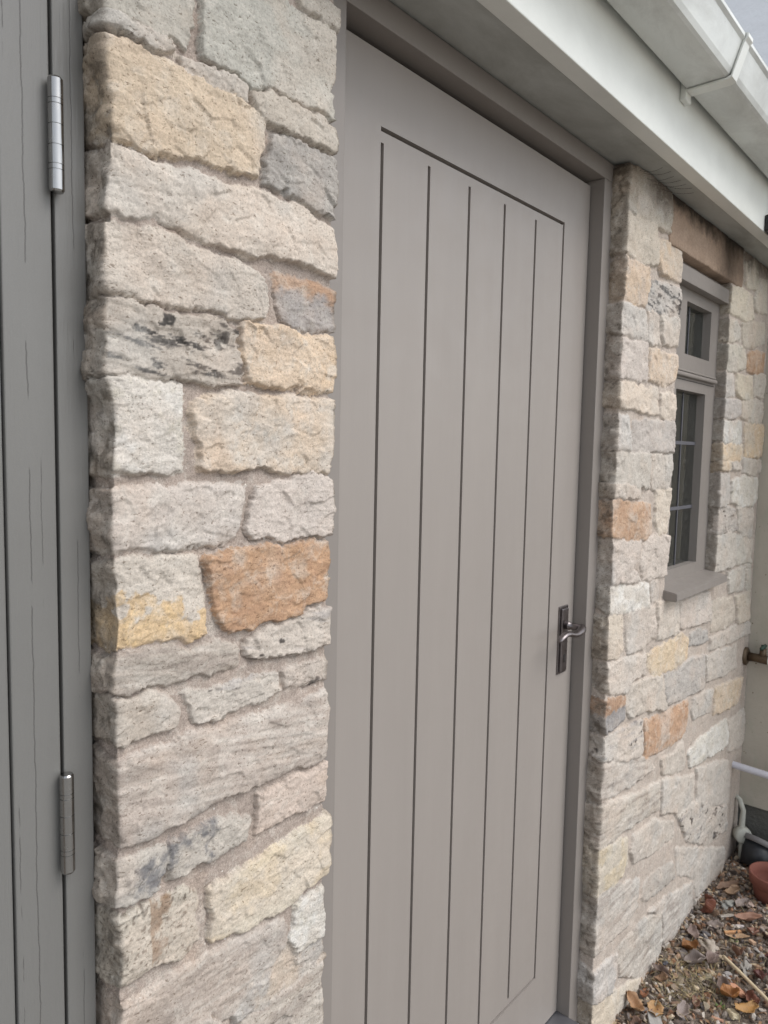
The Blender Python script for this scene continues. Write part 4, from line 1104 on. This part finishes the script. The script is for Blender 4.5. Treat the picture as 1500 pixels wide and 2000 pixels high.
pot = lathe('flower_pot', [(0.030, 0.0), (0.062, 0.0), (0.074, 0.055), (0.077, 0.062), (0.086, 0.064), (0.090, 0.094), (0.087, 0.098), (0.081, 0.096), (0.076, 0.070), (0.070, 0.045), (0.0, 0.042)], M_TERRA)
pot.location = POTLOC
pot.scale = (0.82, 0.82, 1.05)
tag(pot, 'empty round terracotta flower pot standing in the corner', 'flower pot')
M_POTB = plain('black_pot_plastic', (38, 40, 44), rough=0.45, var=0.3, scale=60)
bpot = tag(empty('plant_tub', (1.705, -0.150, -0.082), (math.radians(8), math.radians(34), 0)), 'small black plastic tub with a grey rim leaning behind the terracotta pot', 'plant tub')
lathe('tub_body', [(0.020, 0.0), (0.045, 0.0), (0.060, 0.085), (0.056, 0.085), (0.040, 0.01)], M_POTB, bpot)
lathe('rim', [(0.0605, 0.080), (0.066, 0.080), (0.068, 0.097), (0.063, 0.100), (0.058, 0.097), (0.0575, 0.082)], plain('grey_rim_plastic', (122, 120, 120), rough=0.6), bpot)

# ---------------------------------------------------------------- ground
def ground_material():
    m, nt, b = new_mat('dry_soil')
    v = coords(nt)
    col = mix(nt, noise(nt, v, 22, 7, 0.7), lin((84, 74, 66)), lin((150, 136, 122)))
    col = mix(nt, ramp(nt, noise(nt, v, 160, 4, 0.7), [(0.3, 1), (0.55, 0)]), col, lin((44, 38, 34)))
    nt.links.new(col, b.inputs['Base Color'])
    b.inputs['Roughness'].default_value = 0.95
    bump(nt, b, noise(nt, v, 120, 7, 0.7), 1.0, 0.006)
    return m
gxs = np.concatenate([[-60, -20, -6, -3, -1.5], np.arange(-0.4, 2.0, 0.006), [2.5, 4, 8, 20, 60]])
gys = np.concatenate([[-60, -20, -8, -4, -2.2, -1.5], np.arange(-1.0, 0.02, 0.006), [0.5, 2, 8, 30]])
GX, GY_ = np.meshgrid(gxs, gys)
def ground_h(x, y):
    return -0.083 + 0.010*fbm(x*7, y*7, 200, 4) + 0.004*fbm(x*40, y*40, 210, 4) - 0.010*sstep(0.75, 0.4, x)
GZ = ground_h(GX, GY_)
nv, nu = GX.shape
idx = np.arange(nv*nu).reshape(nv, nu)
Fg = np.stack([idx[:-1, :-1], idx[:-1, 1:], idx[1:, 1:], idx[1:, :-1]], -1).reshape(-1, 4)
g = obj('ground', np.stack([GX, GY_, GZ], -1).reshape(-1, 3).tolist(), Fg.tolist(), ground_material(), None, True)
g['kind'] = 'structure'
# pale concrete flags, unseen, added in front of the building to bounce light up
def paving_material():
    m, nt, b = new_mat('pale_concrete_flags')
    v = coords(nt)
    br = nt.nodes.new('ShaderNodeTexBrick')
    br.inputs['Scale'].default_value = 1.0; br.inputs['Brick Width'].default_value = 0.6; br.inputs['Row Height'].default_value = 0.45; br.inputs['Mortar Size'].default_value = 0.006
    br.inputs['Color1'].default_value = (0.33, 0.31, 0.28, 1); br.inputs['Color2'].default_value = (0.29, 0.28, 0.26, 1); br.inputs['Mortar'].default_value = (0.2, 0.18, 0.16, 1)
    nt.links.new(v, br.inputs['Vector'])
    nt.links.new(mix(nt, 1.0, br.outputs['Color'], ramp(nt, noise(nt, v, 9, 6, 0.7), [(0.3, 0.8), (0.7, 1.15)]), 'MULTIPLY'), b.inputs['Base Color'])
    b.inputs['Roughness'].default_value = 0.9
    bump(nt, b, noise(nt, v, 90, 5, 0.6), 0.4, 0.002)
    return m
pav = box('bounce_paving', -6.0, 1.79, -7.0, -0.80, -0.20, -0.055, paving_material())
pav['kind'] = 'structure'
def gh(x, y): return float(ground_h(np.array([x]), np.array([y]))[0])

# gravel and crumbs of soil: more than anyone could count
def rock_verts(rg, s, flat=0.6, sub=1, jag=0.25):
    bm = bmesh.new()
    bmesh.ops.create_icosphere(bm, subdivisions=sub, radius=1.0)
    o3 = [rg.uniform(0, 50) for _ in range(3)]
    sx, sy, sz = s*rg.uniform(0.8, 1.3), s*rg.uniform(0.6, 1.0), s*flat*rg.uniform(0.6, 1.0)
    for v in bm.verts:
        c_ = v.co
        n_ = vnoise(np.array([c_.x*1.7+o3[0]+c_.z]), np.array([c_.y*1.7+o3[1]-c_.z]), 3)[0]
        n2 = vnoise(np.array([c_.x*4+o3[2]]), np.array([c_.y*4+c_.z*3]), 9)[0]
        k = 1+jag*n_*1.4+jag*0.6*n2
        v.co = Vector((c_.x*k*sx, c_.y*k*sy, c_.z*k*sz))
    vs = [tuple(v.co) for v in bm.verts]
    fs = [tuple(v.index for v in f.verts) for f in bm.faces]
    bm.free()
    return vs, fs
def attr_mat(name, rough=0.9, bumpy=0.5):
    m, nt, b = new_mat(name)
    at = nt.nodes.new('ShaderNodeAttribute'); at.attribute_name = 'tone'
    v = coords(nt)
    nt.links.new(mix(nt, 1.0, at.outputs['Color'], ramp(nt, noise(nt, v, 260, 5, 0.7), [(0.3, 0.65), (0.7, 1.25)]), 'MULTIPLY'), b.inputs['Base Color'])
    b.inputs['Roughness'].default_value = rough
    bump(nt, b, noise(nt, v, 400, 4, 0.6), bumpy, 0.0015)
    return m
protos = []
rgp = random.Random(5)
for _ in range(24): protos.append(rock_verts(rgp, 1.0, rgp.uniform(0.4, 0.8), 1, 0.35))
tones = [(150, 140, 130), (120, 108, 98), (176, 168, 158), (96, 84, 74), (140, 116, 96), (112, 104, 100), (80, 70, 64), (160, 146, 126), (128, 96, 74)]
V, F, T = [], [], []
def put(vs, fs, loc, rot, s, tone):
    n0 = len(V)
    Mx = Euler(rot).to_matrix()
    for p in vs:
        q = Mx @ Vector(p)*s
        V.append((q.x+loc[0], q.y+loc[1], q.z+loc[2])); T.append(tone)
    for f in fs: F.append(tuple(k+n0 for k in f))
rg = random.Random(21)
for i in range(7500):
    x = rg.uniform(0.50, 1.82); y = -0.062-abs(rg.gauss(0, 0.24)) if i % 3 else rg.uniform(-0.85, -0.06)
    if y < -0.95: continue
    s = 0.0020+0.0105*rg.random()**2.8
    vs, fs = rg.choice(protos)
    put(vs, fs, (x, y, gh(x, y)+s*0.25), (rg.uniform(0, 6), rg.uniform(0, 6), rg.uniform(0, 6)), s, (*lin(rg.choice(tones), rg.uniform(0.85, 1.6)), 1))
# thin flakes of bark and crumbled leaf
for i in range(1500):
    x = rg.uniform(0.55, 1.80); y = rg.uniform(-0.62, -0.06)
    L = rg.uniform(0.004, 0.014); w = L*rg.uniform(0.15, 0.45)
    pv = [(-L, -w, 0), (-L*0.3, -w*1.2, 0.0012), (L, -w*0.6, 0), (L*0.9, w*0.7, 0.0008), (-L*0.2, w, 0.002), (-L, w*0.7, 0)]
    put([*pv, *[(a, b_, c_-0.0012) for a, b_, c_ in pv]], [(0, 1, 4, 5), (1, 2, 3, 4), (11, 10, 7, 6), (10, 9, 8, 7)], (x, y, gh(x, y)+0.003), (rg.uniform(-0.5, 0.5), rg.uniform(-0.5, 0.5), rg.uniform(0, 6.3)), 1.0,
        (*lin(rg.choice([(150, 118, 88), (110, 84, 62), (176, 150, 122), (90, 70, 56), (196, 178, 150)]), 0.9), 1))
grit = obj('gravel', V, F, attr_mat('mixed_grit'))
ca = grit.data.attributes.new('tone', 'FLOAT_COLOR', 'POINT')
ca.data.foreach_set('color', np.array(T, dtype=np.float32).reshape(-1))
tag(grit, 'loose gravel, crumbs of soil and bark flakes along the foot of the wall', 'gravel', kind='stuff')

# dry grass: countless thin blades
V, F, T = [], [], []
for i in range(420):
    x = rg.gauss(0.955, 0.075); y = rg.gauss(-0.19, 0.045)
    if i % 7 == 0: x = rg.uniform(0.7, 1.5); y = rg.uniform(-0.45, -0.08)
    if y > -0.085: continue
    L = rg.uniform(0.015, 0.060); a = rg.uniform(0, 6.28); w = rg.uniform(0.0003, 0.0007)
    dx, dy = math.cos(a), math.sin(a); z = gh(x, y)
    lift = rg.uniform(0.003, 0.018)
    n0 = len(V); cc = lin(rg.choice([(186, 170, 130), (160, 140, 100), (170, 160, 120), (120, 116, 78)])) + (1,)
    for k in range(4):
        t = k/3
        px_, py_ = x+dx*L*t+0.004*math.sin(t*3+i), y+dy*L*t
        pz_ = z+0.003+lift*math.sin(t*math.pi*0.8)
        V.append((px_-dy*w*(1-t*0.7), py_+dx*w*(1-t*0.7), pz_)); V.append((px_+dy*w*(1-t*0.7), py_-dx*w*(1-t*0.7), pz_+0.0003))
        T += [cc, cc]
    for k in range(3): F.append((n0+2*k, n0+2*k+1, n0+2*k+3, n0+2*k+2))
dg = obj('dry_grass', V, F, attr_mat('straw', 0.8, 0.1))
ca = dg.data.attributes.new('tone', 'FLOAT_COLOR', 'POINT')
ca.data.foreach_set('color', np.array(T, dtype=np.float32).reshape(-1))
tag(dg, 'patch of dry straw-coloured grass blades among the gravel', 'grass', kind='stuff')

# ---------------------------------------------------------------- leaves, stones, wood on the ground
def leaf(loc, L, W, curl, rz, tilt, rgb, label, roll=0.0):
    L *= 1.45; W *= 1.5; rgb = (int(rgb[0]*0.90), int(rgb[1]*0.98), int(rgb[2]*1.15))
    V_, F_ = [], []
    n, m = 14, 8
    for i in range(n+1):
        t = i/n
        w = W*math.sin(math.pi*min(1, t*0.94+0.03))**0.75*(1.0-0.15*t)
        for j in range(m+1):
            s = j/m*2-1
            x = (t-0.5)*L; y = s*w
            z = curl*abs(s)**1.7*w*1.3*(1+0.5*math.sin(t*5+L*700)) + 0.10*W*math.sin(t*9+s*4+W*2000) + curl*0.45*L*(t-0.5)**2*2.2 + 0.03*W*math.sin(t*23+s*3)
            ed = (0.13*W*math.sin(t*17+L*900)+0.08*W*math.sin(t*41+W*3000))*abs(s)**3*(1 if s > 0 else -1)
            V_.append((x, y+ed, z))
    for i in range(n):
        for j in range(m): F_.append((i*(m+1)+j, (i+1)*(m+1)+j, (i+1)*(m+1)+j+1, i*(m+1)+j+1))
    mt = leaf_mat(rgb)
    o_ = obj('leaf', V_, F_, mt, None, True)
    sm_ = o_.modifiers.new('thick', 'SOLIDIFY'); sm_.thickness = 0.0007
    o_.location = (loc[0], loc[1], gh(*loc[:2])+0.006+(loc[2] if len(loc) > 2 else 0))
    o_.rotation_euler = (roll, tilt, rz)
    return tag(o_, label, 'leaf', 'dead leaves on the gravel')
_lm = {}
def leaf_mat(rgb):
    if rgb in _lm: return _lm[rgb]
    m, nt, b = new_mat('dead_leaf')
    v = coords(nt)
    base = lin(rgb)
    col = mix(nt, noise(nt, v, 90, 5, 0.65), tuple(x*0.6 for x in base), tuple(min(1, x*1.25) for x in base))
    wv = nt.nodes.new('ShaderNodeTexWave'); wv.inputs['Scale'].default_value = 60; wv.inputs['Distortion'].default_value = 2
    nt.links.new(mapping(nt, v, (1, 0.6, 0)), wv.inputs['Vector'])
    col = mix(nt, math_(nt, 'MULTIPLY', wv.outputs['Fac'], 0.25), col, tuple(x*0.5 for x in base))
    nt.links.new(col, b.inputs['Base Color'])
    b.inputs['Roughness'].default_value = 0.6
    bump(nt, b, wv.outputs['Fac'], 0.3, 0.001)
    _lm[rgb] = m
    return m
leaf((0.785, -0.144), .046, .014, .55, 0.4, 0.1, (196, 142, 84), 'flat orange leaf beside the grey slab at the bottom edge')
leaf((0.756, -0.096, .004), .040, .013, 1.1, 1.2, -0.2, (190, 138, 88), 'curled pale orange leaf against the foot of the wall')
leaf((0.822, -0.100), .038, .008, .6, 0.2, 0.15, (150, 92, 54), 'narrow brown leaf lying along the wall base')
leaf((1.094, -0.134, .004), .034, .012, 1.0, 2.3, 0.2, (150, 92, 40), 'dark orange curled leaf beside the pale mortar lump')
leaf((1.346, -0.225, .003), .060, .011, .7, -0.9, 0.0, (170, 118, 82), 'long pale brown leaf in front of the terracotta pot')
leaf((1.292, -0.254), .032, .012, .8, 0.2, 0.1, (150, 100, 72), 'small reddish brown leaf near the white pebble')
leaf((1.322, -0.128, .008), .044, .014, 1.3, 1.9, 0.9, (128, 70, 44), 'upright red-brown curled leaf beside the pale tile shard')
leaf((0.958, -0.287, .006), .034, .013, 1.2, 1.9, 0.4, (176, 110, 52), 'tightly curled orange leaf beside the pinkish plank piece')
leaf((0.936, -0.327, .004), .052, .013, .6, -0.5, 0.1, (186, 130, 66), 'large orange oval leaf beside the cream wood block')
leaf((1.486, -0.128, .006), .060, .012, .6, 2.5, 0.2, (152, 112, 78), 'long brown leaf under the pale conduit pipe')
leaf((1.462, -0.146, .004), .050, .010, .9, 2.7, -0.1, (176, 134, 92), 'tan folded leaf between wall and terracotta pot')
leaf((1.245, -0.222, .003), .050, .007, .4, 2.2, 0.0, (190, 144, 96), 'slim golden leaf behind the bamboo cane')
leaf((0.985, -0.330), .034, .012, .9, 0.9, 0.2, (120, 66, 40), 'small dark red leaf at the right bottom corner')
leaf((1.10, -0.32, .002), .038, .012, .8, 0.4, 0.2, (104, 56, 44), 'maroon leaf at the right edge beyond the cane')
leaf((1.20, -0.335, .002), .036, .012, .8, 1.4, 0.1, (110, 62, 50), 'dull maroon leaf at the right edge by the round pebbles')
_rs = random.Random(9)
for lx, ly, rgb_, lb in ((0.70, -0.125, (120, 84, 58), 'dull brown leaf scrap in the lower left corner of the gravel'),
                      (0.90, -0.118, (150, 108, 70), 'small tan leaf scrap between wall foot and dry grass'),
                      (1.21, -0.118, (140, 96, 60), 'small brown leaf scrap by the wall beyond the mortar lump'),
                      (1.02, -0.245, (160, 112, 66), 'small gold leaf scrap beside the dry grass'),
                      (1.40, -0.30, (130, 86, 58), 'brown leaf scrap in front of the pot at the right edge')):
    leaf((lx, ly), .026, .009, .9, _rs.uniform(0, 6), 0.1, rgb_, lb)

lr = random.Random(77)
spots = [((1.16, -0.24), 'brown leaf half under the bamboo cane'), ((1.255, -0.155), 'dark brown leaf by the wall between two pebbles'), ((1.385, -0.235), 'pale tan leaf near the terracotta pot rim'),
         ((0.875, -0.215), 'crumpled fawn leaf in the dry grass'), ((1.035, -0.165), 'rusty brown leaf above the dry grass'), ((0.985, -0.255), 'grey-brown leaf under the pinkish plank'),
         ((1.17, -0.115), 'long chestnut leaf against the wall foot'), ((1.425, -0.19), 'coppery leaf beside the large pinkish stone'), ((0.82, -0.20), 'crisp brown leaf near the slab corner'),
         ((1.30, -0.29), 'faded leaf in front of the small reddish leaf'), ((0.925, -0.105), 'curled grey-brown leaf against the wall below the clean stone'), ((1.08, -0.205), 'dark leaf fragment between mortar lump and angular stone')]
for (lx_, ly_), lb_ in spots:
    leaf((lx_, ly_, lr.uniform(0, .004)), lr.uniform(.026, .042), lr.uniform(.008, .013), lr.uniform(.4, 1.3), lr.uniform(0, 6.2), lr.uniform(-.3, .4), lr.choice([(120, 92, 70), (146, 116, 92), (100, 74, 56), (160, 134, 108), (132, 88, 60)]), lb_, lr.uniform(-.3, .3))

def rock(name, loc, s, rgb, label, cat='stone', flat=0.6, rz=0.0, scale=(1, 1, 1), sub=3, jag=0.35, grp='stones lying on the gravel'):
    vs, fs = rock_verts(random.Random(label), s, flat, sub, jag)
    m_ = plain('stone_surface', rgb, rough=0.92, var=0.3, scale=90, bumpy=0.9, bd=0.003)
    o_ = obj(name, vs, fs, m_, None, sub >= 3)
    o_.location = (loc[0], loc[1], gh(*loc[:2])+s*flat*0.35*scale[2])
    o_.rotation_euler = (0.1, 0.1, rz)
    o_.scale = scale
    return tag(o_, label, cat, grp)
rock('mortar_lump', (1.148, -0.171), .030, (172, 162, 150), 'pale rough lump of old mortar in the middle of the gravel', 'mortar lump', .55, 0.6, (1.25, 0.95, .8), 4, .5, None)
rock('stone', (1.307, -0.211), .011, (190, 182, 180), 'smooth whitish pebble in front of the tile shard', rz=2.4, scale=(1.4, .8, 1))
rock('stone', (1.215, -0.298), .011, (168, 162, 156), 'rounded grey pebble at the right edge', rz=2.0)
rock('stone', (1.232, -0.275), .009, (176, 170, 164), 'oval light grey pebble next to the bark tan chunk', rz=1.0, scale=(1.5, .8, 1))
rock('stone', (1.460, -0.193), .027, (176, 156, 144), 'large pinkish broken stone in front of the terracotta pot', flat=.45, rz=.3, jag=.5, scale=(1.3, .9, 1))
rock('stone', (1.400, -0.150), .021, (150, 150, 144), 'rough grey-green stone between leaf and pink stone', flat=.6, jag=.5)
rock('stone', (1.060, -0.248), .016, (166, 162, 160), 'angular light grey stone left of the cane', rz=.8, jag=.5, sub=2)
rock('stone', (1.128, -0.273), .021, (152, 148, 142), 'knobbly grey stone right of the cane', rz=.3, jag=.55, scale=(1.5, .9, .8))
rock('stone', (0.905, -0.15), .011, (150, 134, 120), 'small brown stone in the dry grass', rz=.3)
rock('stone', (0.985, -0.135), .010, (172, 150, 124), 'sandy stone at the upper edge of the dry grass', rz=1.3)
rock('stone', (1.015, -0.21), .011, (158, 148, 130), 'sandy stone between grass and angular grey stone', rz=1.9)
rock('stone', (0.845, -0.175), .012, (140, 116, 98), 'brown round stone near the bottom orange leaf', rz=.9)
rock('stone', (1.20, -0.14), .012, (104, 102, 104), 'dark grey stone between the wall and the mortar lump', rz=.9, jag=.5)
rock('stone', (0.985, -0.10), .012, (92, 92, 98), 'dark bluish stone tight against the wall foot', rz=.4, jag=.5)
rock('stone', (1.36, -0.27), .014, (144, 128, 118), 'flat brownish stone beside the long pale leaf', flat=.4, rz=.5)
def slab(name, loc, size, rgb, rz, tilt, label, cat, grp=None):
    bm = bmesh.new()
    add_box(bm, -size[0]/2, size[0]/2, -size[1]/2, size[1]/2, -size[2]/2, size[2]/2, min(size)*0.18)
    bmesh.ops.subdivide_edges(bm, edges=list(bm.edges), cuts=2, use_grid_fill=True)
    rr = random.Random(label)
    for v in bm.verts: v.co += Vector((rr.uniform(-1, 1), rr.uniform(-1, 1), rr.uniform(-1, 1)))*min(size)*0.10
    o_ = bmobj(name, bm, plain('chip_surface', rgb, rough=0.85, var=0.25, scale=70, bumpy=0.7, bd=0.002))
    o_.location = (loc[0], loc[1], gh(*loc[:2])+size[2]*0.5+(loc[2] if len(loc) > 2 else 0.002))
    o_.rotation_euler = (tilt, 0.08, rz)
    return tag(o_, label, cat, grp)
slab('stone_slab', (0.742, -0.160), (.075, .034, .008), (158, 156, 152), 0.5, 0.1, 'flat grey slab cut by the bottom edge of the photo', 'stone slab')
slab('tile_shard', (1.335, -0.165, .004), (.046, .026, .006), (178, 170, 160), 2.3, 0.5, 'pale curved tile shard leaning beside the red-brown leaf', 'tile shard')
slab('wood_plank', (1.010, -0.287, .006), (.060, .028, .006), (186, 138, 112), 0.95, 0.25, 'short pinkish brown plank piece lying under the cane', 'wood piece', 'wood pieces on the gravel')
slab('wood_block', (0.905, -0.303, .002), (.024, .020, .014), (200, 188, 160), 0.9, 0.1, 'small cream block of wood beside the orange oval leaf', 'wood piece', 'wood pieces on the gravel')
slab('wood_chip', (1.262, -0.204, .003), (.050, .009, .006), (196, 150, 108), 2.3, 0.1, 'long thin tan wood chip behind the bamboo cane', 'wood piece', 'wood pieces on the gravel')
slab('wood_chip', (1.250, -0.263, .002), (.018, .014, .008), (188, 158, 132), 1.0, 0.2, 'square tan wood chunk near the pebbles', 'wood piece', 'wood pieces on the gravel')
slab('wood_chip', (0.861, -0.278, .002), (.030, .012, .006), (180, 140, 118), 1.6, 0.2, 'pinkish wood sliver at the bottom of the photo', 'wood piece', 'wood pieces on the gravel')
# cane
bm = bmesh.new()
p0, p1 = Vector((1.118, -0.218, -0.070)), Vector((0.955, -0.432, -0.064))
pts, rad = [], []
for k in range(25):
    t = k/24; pts.append(p0.lerp(p1, t)+Vector((0, 0, 0.001*math.sin(t*6)))); rad.append(0.0047*(1.12 if k in (6, 14, 21) else 1.0))
add_tube(bm, pts, rad, 14)
cane = bmobj('bamboo_cane', bm, plain('dry_bamboo', (204, 188, 158), rough=0.5, var=0.15, scale=120, bumpy=0.2), None, True)
tag(cane, 'pale bamboo cane lying across the gravel at lower right', 'cane')
# two small green sprouts
def sprout(loc, s, label, seed):
    rr = random.Random(seed); V_, F_ = [], []
    for k in range(14):
        a = rr.uniform(0, 6.28); L = s*rr.uniform(0.5, 1.0); w = s*0.07
        n0 = len(V_)
        for q in range(4):
            t = q/3; ww = w*math.sin(math.pi*(0.15+0.8*t)); rad_ = L*t*0.8; z = L*(t*0.8-0.35*t*t)
            V_.append((math.cos(a)*rad_-math.sin(a)*ww, math.sin(a)*rad_+math.cos(a)*ww, z)); V_.append((math.cos(a)*rad_+math.sin(a)*ww, math.sin(a)*rad_-math.cos(a)*ww, z))
        for q in range(3): F_.append((n0+2*q, n0+2*q+1, n0+2*q+3, n0+2*q+2))
    o_ = obj('weed', V_, F_, plain('weed_green', (92, 116, 58), rough=0.6, var=0.3))
    o_.location = (loc[0], loc[1], gh(*loc)+0.002)
    return tag(o_, label, 'weed', 'green weeds in the gravel')
sprout((0.916, -0.268), .024, 'bright green weed sprout beside the curled orange leaf', 3)
sprout((1.223, -0.219), .020, 'dull green weed behind the bamboo cane', 4)
